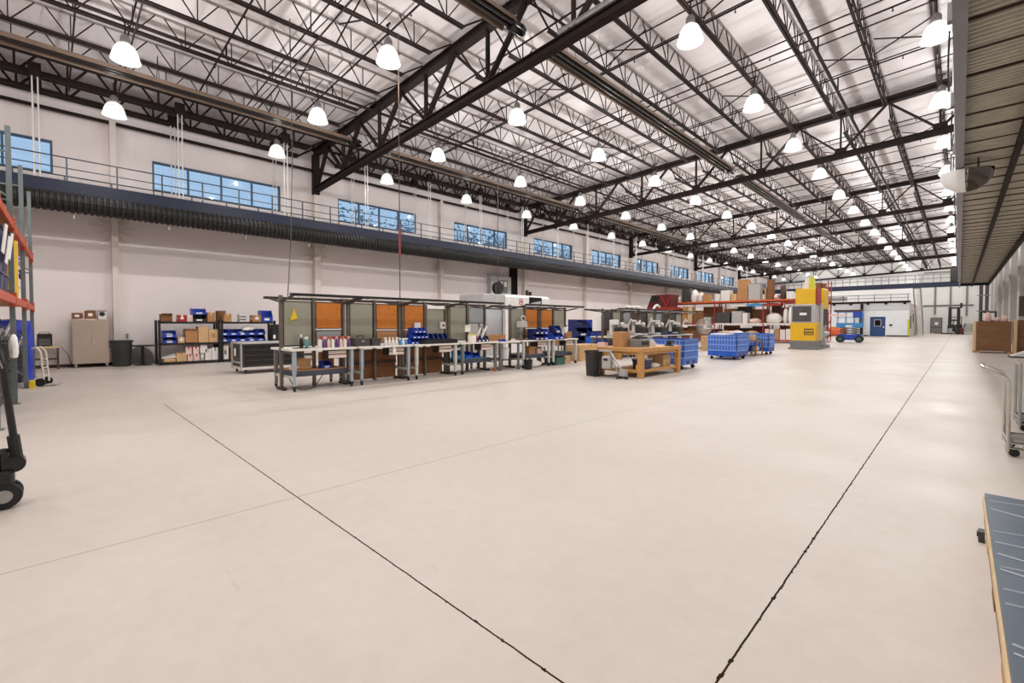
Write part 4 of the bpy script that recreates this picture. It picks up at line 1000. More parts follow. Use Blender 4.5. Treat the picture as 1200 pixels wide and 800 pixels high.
# under the rack
t = thing('tarp_cover', 'crumpled bright blue tarp hanging over goods at the rack end', 'tarp', R3(-4.75, -.33, 0), RA)
m = MB(); v = []; f = []; n = 16; k = 10
for j in range(k+1):
    for i in range(n+1):
        a = 2*PI*i/n; s = 1.0 if j < k-1 else (.9 if j == k-1 else .1); z = .02+min(j, k-1)/(k-1)*1.5 if j < k else 1.56
        wv = 1+.07*math.sin(5*a+j*.9)+.05*math.cos(3*a-j)
        cx = math.copysign(abs(math.cos(a))**.5, math.cos(a))*.48*s*wv; cy = math.copysign(abs(math.sin(a))**.5, math.sin(a))*.36*s*wv
        v.append((cx, cy, z))
for j in range(k):
    for i in range(n): f.append((j*(n+1)+i, j*(n+1)+i+1, (j+1)*(n+1)+i+1, (j+1)*(n+1)+i))
m.add(v, f).build('cover', 'tarp_blue', t, smooth=True)
MB().box(-.28,-.28,0,.28,.28,.14).build('pallet_block', 'pine', t)
def machine_black(label, xl, w, h, extra):
    t = thing('floor_machine', label, 'machine', R3(xl, -.42, 0), RA); MB().chamfer(-w/2,-.4,.12,w/2,.34,h,.05).build('body', 'black', t)
    m = MB()
    for q in range(5): m.box(-w*.4,.34,.2+(h-.3)*q/5,w*.4,.355,.24+(h-.3)*q/5)
    m.build('grille', 'charcoal', t)
    MB().path([(-w*.4,.28,h),(-w*.35,.36,h+.2),(w*.1,.36,h+.26),(w*.4,.28,h)], .025).build('handle', extra, t)
    for s in (-1,1): MB().lathe([(.03,-.03),(.13,-.03),(.13,.03),(.03,.03)], 14, (s*w*.36,.2,.13), 'y').build('wheel', 'rubber', t)
    return t
machine_black('black wheeled machine under the rack, nearest the camera', 1.0, .9, 1.1, 'grey')
machine_black('black wheeled machine under the rack, pale handle, second from the camera', -.65, 1.0, 1.2, 'light_grey')
machine_black('smaller black wheeled machine under the rack beside the blue tarp', -3.4, .9, .9, 'galv')
carton('dark carton under the rack between the black machines', *R3(-1.7, -.45, 0), .6, .7, .8, 'bin_navy', RA, tape='charcoal')
sack('white plastic bag hung on the black machine under the rack', *R3(.3, .02, .85), .2, .06, .24, 'paper', 'bag', 'plastic_bag')
# hand truck
t = thing('hand_truck', 'cream hand truck standing at the end of the pallet rack', 'hand truck', (-15.25, -.06, 0), 1.25); t.scale = (.78,.78,.78)
m = MB()
for s in (-.17, .17): m.path([(.0,s,.12),(-.04,s,.7),(-.06,s,1.02),(-.16,s*.8,1.16),(-.26,s*.6,1.12)], .026)
for z in (.3,.55,.8): m.tube((-.02,-.17,z), (-.02,.17,z), .014)
m.build('frame', 'cream', t); MB().box(.0,-.22,.02,.28,.22,.045).build('toe_plate', 'light_grey', t)
for s in (-.24, .24): MB().lathe([(.03,-.03),(.12,-.03),(.12,.03),(.03,.03)], 14, (-.06,s,.12), 'y').build('wheel', 'rubber', t)
# pallet jack
t = thing('pallet_jack', 'black pallet jack with upright handle at the edge of view', 'pallet jack', (-5.36, -.37, 0), -PI/2)
MB().chamfer(-.02,-.24,.16,.22,.24,.42,.04).build('chassis', 'black', t)
for s in (-.2, .2): MB().box(.2,s-.08,.07,1.3,s+.08,.13).build('fork', 'black', t)
for s in (-.065, .065):
    w = MB().lathe([(.02,-.035),(.07,-.035),(.1,-.028),(.105,0),(.1,.028),(.07,.035),(.02,.035)], 20, (-.1,s,.105), 'y').build('steer_wheel', 'rubber', t, smooth=True)
    MB().lathe([(.01,-.037),(.05,-.037),(.05,.037),(.01,.037)], 14, (-.1,s,.105), 'y').build('hub', 'galv', w)
MB().bar((-.1,-.02,.2), (-.1,.02,.2), .06, .12).chamfer(-.16,-.1,.2,.02,.1,.3,.02).build('yoke', 'black_gloss', t)
MB().lathe([(.02,.28),(.055,.28),(.055,.44),(.03,.46)], 12, (-.1,0,0)).lathe([(.01,-.06),(.065,-.055),(.065,.055),(.01,.06)], 14, (-.16,0,.34), 'y').build('pump', 'black_gloss', t, smooth=True)
MB().tube((-.17,0,.40), (-.105,0,1.16), .024, 10).tube((-.175,0,.34), (-.155,0,.56), .038, 10).build('handle_tube', 'black', t)
MB().path([(-.105,-.03,1.14),(-.095,-.11,1.24),(-.08,-.1,1.36),(-.078,0,1.38),(-.08,.1,1.36),(-.095,.11,1.24),(-.105,.03,1.14)], .016).build('handle_loop', 'black', t)
MB().tube((-.11,.03,1.1), (-.09,.09,1.2), .006, 5).build('lever', 'galv', t)
MB().chamfer(.02,-.1,.42,.14,.06,.5,.02).build('blue_cap', 'bin_blue', t)

# ================================================================== middle of the hall
# white machining centre
Yc0, Yc1 = atX(568, -15.0), atX(646, -15.0); ym = atX(594, -15.0)
zc = zat(-15.0, ym, 344.5)
t = thing('machining_centre', 'large white machining centre behind the workstations with dark window and red mark', 'machine', (-15.9, ym, 0))
MB().chamfer(-.9,Yc0-ym,0,.8,0,zc-.02,.03).build('grey_cabinet', 'light_grey', t)
MB().chamfer(-.9,.01,0,.9,Yc1-ym,zc,.12).build('enclosure', 'white_paint', t)
ya, yb2 = atX(620, -15.0)-ym, atX(634.5, -15.0)-ym; z0 = zat(-15.0, ym+ya, 357.5); z1 = zat(-15.0, ym+ya, 348)
MB().box(.9,ya,z0,.915,yb2,z1).build('window', 'dark_glass', t); MB().bar((.92,ya+.1,z0+.03), (.92,yb2-.1,z0+.16), .03, .14).build('window_reflector', 'light_grey', t)  # plain grey bar set slantwise across the dark window
y1 = atX(610.5, -15.0)-ym; zl = zat(-15.0, ym+y1, 353.5); m = MB()
m.box(.9,y1-.13,zl-.13,.91,y1+.13,zl-.1).box(.9,y1-.13,zl+.1,.91,y1+.13,zl+.13).box(.9,y1-.13,zl-.1,.91,y1-.1,zl+.1).box(.9,y1+.1,zl-.1,.91,y1+.13,zl+.1).box(.9,y1-.05,zl-.05,.91,y1+.05,zl+.05)
m.build('red_mark', 'red', t)
m = MB(); m.chamfer(-.1,Yc1-ym-.9,zc,.05,Yc1-ym-.78,zc+.35,.02).chamfer(-.1,Yc1-ym-.65,zc,.05,Yc1-ym-.55,zc+.28,.02); m.build('signal_post', 'black', t)
t = thing('hose_reel', 'black hose reel on top of the white machining centre', 'hose reel', (-15.5, ym-.1, zc)); MB().lathe([(.08,-.07),(.3,-.08),(.3,-.05),(.2,-.04),(.2,.04),(.3,.05),(.3,.08),(.08,.07)], 20, (0,0,.3), 'x').build('drum', 'black', t); MB().box(-.1,-.1,0,.1,.1,.04).bar((-.11,0,.02), (-.11,0,.3), .04).bar((.11,0,.02), (.11,0,.3), .04).build('bracket', 'charcoal', t)
o = MB().tube((-15.5, ym-.1, zc+.6), (-15.5, ym-.1, 8.9), .015, 6).build('air_hose', 'dark_brown'); tag(o, 'dark hose dropping from the roof to the black reel', 'hose')
# electrical cabinet and conduits on the window wall
t = thing('electrical_panel', 'grey electrical panel with dark glazed front on the window wall', 'electrical panel', (XW+.005, 20.25, 3.2)); MB().chamfer(0,-.9,0,.35,.9,1.25,.02).build('housing', 'light_grey', t); MB().box(.35,-.25,.2,.365,.55,1.0).build('dark_front', 'grey', t)
for s in (-.1, .25): MB().box(.365,s,.62,.37,s+.2,.92).build('meter_glass', 'paper', t)
t = thing('conduit_bank', 'bank of dark vertical conduits on the window wall', 'conduit', (XW+.005, 21.75, 0)); m = MB()
for q in range(4): m.tube((.1,-.45+.2*q,1.2), (.1,-.45+.2*q,5.3), .07, 8)
m.build('pipes', 'dark_steel', t); MB().box(0,-.55,1.8,.04,.3,1.9).box(0,-.55,4.2,.04,.3,4.3).build('strap', 'grey', t); MB().box(0,-.5,0,.2,.25,1.2).build('trunk_box', 'grey', t)
# stacked blue bins beyond the line
bx = -13.2
for c, (px0, px1) in enumerate(((671,684.5),(685.5,699),(701,713))):
    y0, y1 = atX(px0, bx), atX(px1, bx)
    for r in range(4):
        stack_bin('large blue parts bin, %s column from the camera end, %s from the floor' % (ORD[c], ORD[r]), bx, (y0+y1)/2, .03+.405*r, abs(y1-y0)-.06, .6, .4, 'bin_blue' if c else 'bin_navy', 0, 'large blue parts bins beyond the line', fill='black', card=(r+c) % 2 == 0)
for r in range(2): stack_bin('bright blue bin standing before the large ones, %s tier' % ('lower','upper')[r], bx+.95, atX(696, bx+.95), .03+.41*r, .7, .5, .4, 'crate_deep', 0, 'bright blue bins before the large ones', fill='bin_navy')
t = thing('bin_skid', 'low dark skid carrying the large blue parts bins', 'skid', (bx, 0, 0)); MB().box(-.5,atX(668,bx),0,1.5,atX(715,bx),.03).build('skid_plate', 'dark_brown', t); MB().box(-.5,atX(668,bx),-.0,-.45,atX(715,bx),.028).build('runner', 'dark_brown', t)
carton('plant-topped black bin above the blue parts bins', bx, atX(707, bx), .03+.405*4, .3, .5, .2, 'black', tape='green')
carton('long pale cardboard crate on the floor beyond the last workstation', -10.75, 15.0, 0, .8, 1.5, .32, 'cardboard_light', tape=None)
carton('long pale carton stacked on the low crate beyond the last workstation', -10.75, 15.0, .325, .8, 1.5, .3, 'cardboard_light', tape='cardboard')
carton('tan carton on a table beyond the last workstation', -11.6, 14.55, .62, .6, .9, .5, 'cardboard')
t = thing('side_table', 'low grey table under the tan carton beyond the last workstation', 'table', (-11.6, 14.6, 0)); MB().box(-.4,-.6,.58,.4,.6,.62).build('tabletop', 'grey', t)
for x in (-.36,.36):
    for y in (-.56,.56): MB().box(x-.02,y-.02,0,x+.02,y+.02,.58).build('leg', 'grey', t)
# trash bin and wooden workbench
round_bin('black round trash bin beside the wooden workbench', -7.28, 10.62, .22, .70, 'bin_black')
t = thing('wooden_workbench', 'stout maple workbench with lower shelf, tools and boxes on it', 'workbench', (-6.62, 12.05, 0))
MB().chamfer(-.68,-1.2,.69,.70,1.2,.8,.01).build('top', 'maple', t)
for x in (-.6, .63):
    for y in (-1.09, 1.09): MB().box(x-.065,y-.08,0,x+.065,y+.08,.69).build('leg', 'maple', t)
MB().box(-.53,-1.0,.14,.57,1.0,.19).build('lower_shelf', 'pale_wood', t)
MB().box(.6,-1.0,.14,.66,1.0,.22).box(-.53,-1.13,.14,.56,-1.07,.22).build('stretcher', 'maple', t)
MB().box(.61,-1.0,.61,.66,1.0,.69).box(-.53,-1.13,.61,.56,-1.07,.69).build('apron', 'maple', t)
MB().box(-.5,-1.17,.47,.1,-1.13,.66).build('end_panel', 'pine', t)
carton('tall brown carton standing on the near end of the wooden bench', -6.75, 11.25, .8, .34, .4, .42, 'cardboard', tape=None)
t = thing('grey_toolbox', 'grey toolbox with dark open lid on the wooden bench', 'toolbox', (-6.35, 11.55, .8)); MB().chamfer(-.16,-.3,0,.16,.3,.22,.02).build('body', 'grey', t); MB().bar((-.16,0,.24), (.1,0,.36), .58, .03, (0,0,1)).build('lid', 'light_grey', t); MB().box(.16,-.2,.06,.165,.2,.16).build('front_plate', 'black', t)
t = thing('mug', 'white mug on the wooden bench beside the toolbox', 'mug', (-6.2, 12.05, .8)); MB().lathe([(.045,0),(.05,.01),(.052,.13),(.045,.13),(.042,.02)], 14).build('cup', 'paper', t, smooth=True); MB().path([(.045,0,.1),(.09,0,.09),(.09,0,.04),(.045,0,.03)], .008).build('handle', 'paper', t)
carton('wide white carton on the wooden bench', -6.9, 12.6, .8, .5, .75, .16, 'carton_white', tape=None)
t = thing('bench_vise', 'dark vise at the front corner of the wooden bench', 'vise', (-6.05, 12.75, .8)); MB().chamfer(-.1,-.12,0,.08,.12,.04,.01).chamfer(-.07,-.05,.04,.05,.05,.16,.02).build('body', 'black', t); MB().chamfer(.06,-.06,.07,.12,.06,.16,.01).tube((.05,0,.09), (.16,0,.09), .016, 8).build('jaw', 'charcoal', t); MB().tube((.15,-.08,.09), (.15,.08,.09), .006, 5).build('handle', 'galv', t)
carton('small pale pink box at the near edge of the wooden bench', -7.2, 11.0, .8, .2, .2, .12, 'carton_pink', tape='red')
for i, c in enumerate(('cardboard_light', 'carton_pink')): carton('small %s box behind the toolbox on the wooden bench' % ('tan', 'pink')[i], -6.95, 11.8+.24*i, .8, .2, .2, .3, c, tape=None)
tote('black and blue case on the lower shelf of the wooden bench', -6.25, 11.5, .19, .4, .36, .27, 'bin_navy', lid='light_grey')
o = sack('bundle of white rags on the lower shelf of the wooden bench', -6.25, 12.05, .19, .2, .25, .09, 'carton_white', 'rags', 'rag_bundle')
carton('tan carton at the far end of the lower wooden shelf', -6.35, 12.7, .19, .5, .45, .36, 'cardboard_light', tape=None)
t = thing('yellow_jug', 'yellow jug on the lower shelf at the wooden bench leg', 'jug', (-6.14, 11.13, .19)); MB().chamfer(-.07,-.08,0,.07,.08,.16,.03).lathe([(.03,.16),(.02,.2),(.025,.22)], 10).build('jug', 'yellow', t)
t = thing('floor_stand', 'grey tripod pump stand on black feet at the end of the wooden bench', 'stand', (-6.72, 10.5, 0))
MB().bar((-.55,.0,.05), (.6,.0,.05), .05, .03).bar((-.3,-.2,.03), (-.3,.2,.03), .04, .03).bar((.4,-.2,.03), (.4,.2,.03), .04, .03).box(-.57,-.03,0,-.52,.03,.05).box(.55,-.03,0,.6,.03,.05).build('foot', 'black', t)
MB().tube((-.2,0,.05), (-.2,0,.72), .035, 10).build('post', 'black', t); MB().tube((.0,0,.72), (.35,.05,.06), .025, 8).tube((.05,0,.72), (.5,.05,.1), .025, 8).build('brace_leg', 'galv', t)
MB().chamfer(-.12,-.12,.25,.12,.1,.58,.03).build('pump_box', 'carton_grey', t); MB().box(-.05,-.125,.46,.08,-.12,.52).build('dial_plate', 'black', t); MB().box(-.25,-.05,.70,.1,.05,.74).build('top_plate', 'light_grey', t)
carton('white box with pink mark under the end of the wooden bench', -6.3, 10.6, .0, .18, .16, .24, 'carton_grey', tape='carton_pink')

# blue bulk crates on casters
def bulk_crate(label, x, y, w, d, h, m='crate_blue', base='crate_deep', z0=.15):
    t = thing('bulk_crate', label, 'crate', (x, y, 0), 0, 'blue plastic bulk crates on casters'); k = .03
    b = MB(); b.box(-w/2,-d/2,z0,w/2,d/2,z0+.2); b.build('base', base, t)
    b = MB(); b.box(-w/2+k,-d/2+.01,z0+.2,w/2-k,-d/2+k,h).box(-w/2+k,d/2-k,z0+.2,w/2-k,d/2-.01,h).box(-w/2+.01,-d/2+.01,z0+.2,-w/2+k,d/2-.01,h).box(w/2-k,-d/2+.01,z0+.2,w/2-.01,d/2-.01,h)
    b.build('walls', 'crate_mid', t)
    b = MB(); nx = int(w/.11); ny = int(d/.11)
    for q in range(nx+1): xx = -w/2+w*q/nx; b.box(xx-.012,-d/2-.012,z0+.2,xx+.012,-d/2+.01,h)
    for q in range(ny+1): yy = -d/2+d*q/ny; b.box(w/2-.01,yy-.012,z0+.2,w/2+.012,yy+.012,h)
    for zz in (z0+.2, z0+.2+(h-z0-.2)*.36, z0+.2+(h-z0-.2)*.68, h-.05): b.box(-w/2-.015,-d/2-.016,zz,w/2+.015,-d/2,zz+.04).box(w/2,-d/2-.016,zz,w/2+.016,d/2+.016,zz+.04)
    b.build('ribs', 'crate_pale' if m == 'crate_blue' else m, t)
    b = MB(); b.box(-w/2-.02,-d/2-.02,h-.03,w/2+.02,-d/2+k,h+.01).box(-w/2-.02,d/2-k,h-.03,w/2+.02,d/2+.02,h+.01).box(-w/2-.02,-d/2,h-.03,-w/2+k,d/2,h+.01).box(w/2-k,-d/2,h-.03,w/2+.02,d/2,h+.01); b.build('rim', m, t)
    b = MB()
    for yy in (-d*.28, d*.12): b.box(w/2-.02,yy,z0+.02,w/2+.006,yy+d*.18,z0+.13)
    b.build('fork_slot', 'bin_navy', t)
    for xx in (-w/2+.12, w/2-.12):
        for yy in (-d/2+.12, d/2-.12): caster(MB(), xx, yy, .065, z0).build('caster', 'black', t)
    return t
bulk_crate('blue bulk crate on casters just beyond the wooden bench', -6.7, 14.35, 1.2, 1.1, .95, 'crate_blue', 'crate_blue')
bulk_crate('long blue bulk crate on casters with deep blue base, in the open aisle', -6.8, 19.6, 1.12, 1.25, .98)
bulk_crate('blue bulk crate on casters standing right behind the long one', -7.2, 21.2, 1.1, 1.1, 1.05)
bulk_crate('blue bulk crate on casters beside the brown cart, farthest out', -6.72, 23.75, .9, .9, .98)
o = MB().chamfer(-.3,-.5,0,.3,.5,.05,.01).build('foam_sheet', 'paper', None, (-7.0, 19.55, .99)); tag(o, 'white foam sheet lying on the rim of the long blue crate', 'sheet')
for i in range(3): sack('tan wrapped parcel, %s heaped in the rear blue crate' % ORD[i], -7.45+.3*i, 21.1, .92, .18, .25, .12, ('cardboard_light','carton_pink','carton_white')[i], 'parcel', 'parcel', 'parcels in the rear crate')
t = thing('shelf_cart', 'brown two-shelf cart between the blue crates', 'cart', (-6.75, 22.45, 0))
MB().box(-.35,-.5,.66,.35,.5,.7).build('top_shelf', 'cardboard_dark', t); MB().box(-.33,-.48,.16,.33,.48,.2).build('lower_shelf', 'pale_wood', t)
for x in (-.32,.32):
    for y in (-.47,.47): l = MB().box(x-.025,y-.025,.1,x+.025,y+.025,.66).build('leg', 'cardboard_dark', t); caster(MB(), x, y, .045, .1).build('caster', 'orange', l)
carton('yellow-tan carton on top of the brown cart', -6.75, 22.25, .7, .4, .4, .24, 'cardboard_light')
tote('green tub on top of the brown cart', -6.7, 22.72, .7, .3, .28, .16, 'teal')
tote('navy tub on the lower shelf of the brown cart', -6.8, 22.2, .2, .4, .4, .26, 'bin_navy')
sack('white bag on the lower shelf of the brown cart', -6.7, 22.65, .2, .2, .2, .14, 'carton_white', 'bag', 'plastic_bag')
# drum fan
t = thing('drum_fan', 'round grey drum fan on a stand before the orange racking', 'fan', (-10.7, 27.0, 0), -.75)
zf = zat(-10.7, 27.0, 382.5)
MB().lathe([(.44,-.12),(.455,-.1),(.455,.1),(.44,.12),(.43,.1),(.43,-.1)], 24, (0,0,zf), 'x', False, False).build('shroud', 'grey', t, smooth=True)
m = MB()
for q in range(28):
    a = 2*PI*q/28; m.bar((.12,0,zf), (.15,.44*math.cos(a),zf+.44*math.sin(a)), .012)
for r in (.1,.2,.3,.38): m.path([(.13,r*math.cos(2*PI*i/16),zf+r*math.sin(2*PI*i/16)) for i in range(17)], .008, 5)
m.build('grille', 'cream', t)
m = MB()
for q in range(4):
    a = PI/2*q; m.bar((.0,.05*math.cos(a),zf+.05*math.sin(a)), (.03,.38*math.cos(a),zf+.38*math.sin(a)), .02, .16)
m.build('blade', 'charcoal', t); MB().box(-.3,-.45,0,.3,.45,.05).bar((0,-.47,.03), (0,-.47,zf), .05).bar((0,.47,.03), (0,.47,zf), .05).build('stand', 'charcoal', t)
carton('tall pale carton on the floor before the drum fan', -9.6, 25.2, 0, .8, .8, .78, 'cardboard_light', tape=None)
# ================================================================== orange storage racking across the far middle
RY = 38.0; RD = 1.1
RXS = [atY(x, RY) for x in (776, 837, 894, 930)]
t = thing('pallet_rack', 'long orange pallet racking crossing the hall, loaded on three levels', 'pallet rack', (0,0,0))
for i, x in enumerate(RXS): upright(t, x, RY, RY+RD, 3.27, 'rack_red')
RL = (.12, 1.36, 3.14)
for li, z in enumerate(RL):
    for i in range(3):
        x0, x1 = RXS[i]+.04, RXS[i+1]-.04
        for y in (RY-.02, RY+RD): MB().box(x0,y-.03,z,x1,y+.03,z+.12).build('beam', ('rack_red', 'carton_white' if i else 'rack_red', 'orange')[li] if y < RY+.5 else 'rack_red', t)
        MB().box(x0,RY+.02,z+.1,x1,RY+RD-.04,z+.12).build('deck', 'pale_wood', t)
def rk(x0, x1, lv, z0, z1, label, m, kind='b', **k):
    """Goods between columns x0..x1 on level lv; z0,z1 = rows of bottom and top."""
    a, b = atY(x0, RY+.3), atY(x1, RY+.3); z = RL[lv]+.123+z0; h = z1; xm = (a+b)/2
    if kind == 'b': return carton(label, xm, RY+.45, z, b-a-.02, .7, h, m, tape=k.get('tape'), patch=k.get('patch'))
    if kind == 's': return sack(label, xm, RY+.42, z, (b-a)/2-.01, .4, h/2, m, k.get('cat','bag'), k.get('name','wrapped_bundle'))
for a in (
 (777,790,2,0,.5,'pinkish wrapped load at the near end of the rack top','carton_pink','s'),
 (791,799,2,0,.55,'cream sacks beside the pink load on the rack top','cream','s'),
 (799.5,809,2,0,1.15,'tall dark drum-like carton on the rack top','charcoal','b'),
 (809.5,817,2,0,1.2,'white tall wrapped roll on the rack top','carton_white','s'),
 (817.5,824,2,0,.9,'cream wrapped load after the white roll on the rack top','cream','s'),
 (824.5,831,2,0,.6,'brown low carton mid-way along the rack top','cardboard','b'),
 (838,844,2,0,.6,'white and tan carton above the second rack post','carton_white','b'),
 (845,856,2,0,.85,'white box load with tan lid on the rack top','carton_white','b'),
 (857,864,2,0,.55,'low tan carton beside the tall brown one on the rack top','cardboard_light','b'),
 (864.5,876.5,2,0,1.62,'tall brown carton standing on the rack top','cardboard','b'),
 (877,891,2,0,1.22,'large pale grey carton on the rack top','carton_grey','b'),
 (895.8,898.5,2,0,.9,'narrow tan carton beside the large pale grey one','cardboard','b'),
 (899,905.5,2,0,1.5,'dark brown carton past the large pale one on the rack top','cardboard_dark','b'),
 (906,913,2,0,.45,'pink and white wrapped bundle on the rack top','carton_pink','s'),
 (913.5,921,2,0,1.25,'dark grey-brown covered load on the rack top','dark_brown','s'),
 (921.5,929,2,0,.55,'small white box at the far end of the rack top','carton_white','b'),
 (778,790,1,0,.4,'pinkish cartons stack on the middle rack level near end','carton_pink','b'),
 (790.5,800,1,0,.6,'white wrapped sacks on the middle rack level','carton_white','s'),
 (800.5,806,1,0,1.4,'tall orange-tan timber bundle on the middle level','pine','b'),
 (806.5,812,1,0,1.35,'pale timber bundle beside the orange one','pale_wood','b'),
 (813,825,1,.0,.8,'brown open carton on the middle rack level','cardboard_dark','b'),
 (825.5,834,1,0,.5,'low grey carton by the second rack post','carton_grey','b'),
 (839,856,1,0,.85,'wide dark olive trunk on the middle rack level','charcoal','b'),
 (858,870,1,0,.95,'pale grey carton beside the dark trunk','carton_grey','b'),
 (870.5,876.5,1,0,.8,'light carton behind the pink bundle','carton_white','b'),
 (877,891,1,0,.42,'flat pink wrapped bundle on the white beam','carton_pink','s'),
 (897,916,1,0,.85,'big rounded white wrapped bundle on the white beam','carton_white','s'),
 (917.5,923,1,0,1.25,'tall white bottle-shaped wrap by the rack end','carton_white','s'),
 (923.5,929,1,0,1.4,'narrow white roll at the rack end','paper','s'),
 (840,846,0,0,.7,'tan wrapped parcels heap on the low rack level','cardboard_light','s'),
 (847,856,0,0,.75,'brown parcels heap on the low rack level','cardboard','s'),
 (857,870,0,0,.8,'dark pink parcels on the low rack level','carton_pink','s'),
 (871,891,0,0,.75,'wide tan parcels pile behind the yellow-tan carton','cardboard_light','s'),
 (897,902,0,0,.8,'pink cartons on the low rack level','carton_pink','b'),
 (902.5,908,0,0,.78,'white bottle cartons on the low rack level','carton_white','b'),
 (908.5,914,0,0,.82,'brown carton on the low rack level','cardboard','b'),
 (914.5,921,0,0,.76,'cream carton on the low rack level','cream','b'),
 (921.5,929,0,0,.8,'white carton at the end of the low rack level','carton_white','b'),
 (778,800,0,0,.7,'dark carton at the near end of the low rack level','dark_brown','b'),
 (801,833,0,0,.6,'wide brown carton on the low rack level behind the fan','cardboard_dark','b')):
    rk(a[0], a[1], a[2], a[3], a[4], a[5], a[6], a[7])
# upper thin goods hung under the top level
for i, (x0, x1, m) in enumerate(((858,875,'carton_white'), (875.5,893,'sky_blue'), (896,915,'rack_red'))):
    a, b = atY(x0, RY+.3), atY(x1, RY+.3)
    t = thing('rack_tray', ('white','blue','red')[i]+' shallow tray hung beneath the rack top level', 'tray', ((a+b)/2, RY+.5, RL[2]-.34)); w = (b-a)/2
    MB().box(-w,-.4,0,w,.4,.02).box(-w,-.4,.02,w,-.38,.16).box(-w,.38,.02,w,.4,.16).build('tray', m, t)
    MB().box(-w,-.02,.02,-w+.03,.02,.43).box(w-.03,-.02,.02,w,.02,.43).build('hanger', 'rack_red', t)
    MB().blob(0,0,.12,w*.8,.3,.1,10,5,.2).build('contents', m, t)
# rear row standing back to back with it
t = thing('pallet_rack', 'rear row of red racking standing back to back behind the orange one', 'pallet rack', (0,0,0))
for x in RXS: upright(t, x, RY+1.5, RY+2.5, 3.27, 'rack_red')
for z in RL:
    for i in range(3):
        for y in (RY+1.5, RY+2.5): MB().box(RXS[i]+.04,y-.03,z,RXS[i+1]-.04,y+.03,z+.12).build('beam', 'rack_red', t)
        MB().box(RXS[i]+.04,RY+1.54,z+.1,RXS[i+1]-.04,RY+2.46,z+.12).build('deck', 'pale_wood', t)
rc = ('cardboard_dark','dark_brown','cardboard','maroon','charcoal','cardboard_light','cardboard_dark')
for lv in (0, 1):
    n = 0
    for i in range(3):
        w = (RXS[i+1]-RXS[i]-.3)/3
        for c in range(3):
            carton('dark stacked carton on the rear rack row %s level, %s from the hopper end' % (('low','middle')[lv], ORD[n]), RXS[i]+.15+w*(c+.5), RY+1.98, RL[lv]+.123, w-.04, .8, (.85,1.0,.75,1.05)[(n+lv) % 4]+.35*lv, rc[(n*2+lv*3) % 7], tape=None); n += 1
# second rack seen end-on behind the yellow machine
t = thing('pallet_rack', 'tall red-orange rack frame standing behind the yellow machine', 'pallet rack', (0,0,0))
for x in (-7.75, -11.2): upright(t, x, 45.0, 46.3, 5.0, 'rack_red')
for z in (1.5, 3.2):
    for y in (45.0, 46.3): MB().box(-11.16,y-.03,z,-7.79,y+.03,z+.12).build('beam', 'rack_red', t)
    MB().box(-11.16,45.05,z+.1,-7.79,46.25,z+.12).build('deck', 'pine', t)
carton('tall brown carton with two pale labels on the rack behind the yellow machine', -8.75, 45.6, 3.32, .9, .8, 1.55, 'cardboard_dark', tape=None, patch='paper')
carton('brown carton nearest the frame end behind the yellow machine', -8.35+.2, 45.7, 3.32, .24, .7, 1.5, 'cardboard_dark', tape=None)
for i in range(2): carton('red-brown carton, %s level of the rack frame behind the yellow machine' % ('ground','middle')[i], -8.4, 45.65, (0, 1.62)[i], .9, .8, .9, ('carton_grey','maroon')[i], tape='paper')

# red self-dumping hopper on the stand by the window wall
hx0, hx1 = atY(761, 36), atY(789, 36); hz0, hz1 = zat(-18.5, 36, 365), zat(-18.5, 36, 346)
t = thing('dump_hopper', 'dark red dump hopper raised on a stand beyond the workstations', 'hopper', ((hx0+hx1)/2, 36.3, 0)); w = (hx1-hx0)/2
MB().prism([(-w,hz0+.35),(-w*.62,hz1),(w,hz1),(w*.86,hz0+.35)], -.7, .7, 'y').build('bucket', 'maroon', t)
MB().prism([(-w*.8,hz0+.75),(-w*.6,hz1-.08),(.0,hz1-.08),(.0,hz0+.75)], -.715, -.7, 'y').build('dark_liner', 'black', t)
MB().bar((w*.15,-.74,hz1-.05), (w*.6,-.74,hz0+.4), .1, .06).bar((w*.95,-.74,hz1-.05), (w*.6,-.74,hz0+.4), .1, .06).build('tilt_brace', 'red', t)
MB().box(-w,-.75,hz0+.15,w*1.15,.75,hz0+.35).build('cradle', 'rack_red', t)
m = MB()
for x in (-w*.9, w*.9):
    for y in (-.68, .68): m.box(x-.05,y-.05,0,x+.05,y+.05,hz0+.15)
m.build('stand_leg', 'rack_red', t)

# ================================================================== yellow press machine
mx0, mx1, my = -6.85, -5.62, 29.5
t = thing('yellow_machine', 'tall yellow and grey machine with dark viewing window', 'machine', ((mx0+mx1)/2, my, 0)); w = (mx1-mx0)/2
MB().box(-w-.08,-.06,0,w+.12,1.7,.1).box(-w,0,.1,w,1.65,.5).build('plinth', 'grey', t)
MB().chamfer(-w,0,.5,w,1.6,1.5,.03).build('lower_panel', 'machine_yellow', t)
MB().chamfer(-w+.03,.0,1.5,w-.02,1.5,2.52,.03).build('window_surround', 'light_grey', t)
MB().box(-w+.1,-.02,1.56,w-.22,.0,2.42).build('viewing_window', 'machine_screen', t); MB().box(-.15,-.03,1.92,.18,-.022,2.05).build('window_notice', 'paper', t)
MB().box(w-.2,-.02,1.7,w-.06,-.0,2.3).build('control_strip', 'carton_grey', t)
MB().chamfer(-w+.22,.1,2.52,w-.06,1.3,3.4,.03).build('upper_hood', 'machine_yellow', t)
MB().box(w-.06,.2,2.5,w+.02,1.2,3.45).build('red_post', 'rack_red', t)
lab = MB().box(w-.55,-.012,.82,w-.1,.0,1.17).build('maker_plate', 'maroon', t)
m = MB()
for q in range(4): m.box(w-.51+.1*q,-.018,1.0,w-.44+.1*q,-.012,1.1)
for q in range(3): m.box(w-.5+.13*q,-.018,.87,w-.4+.13*q,-.012,.93)
m.build('plate_lettering', 'yellow', lab)
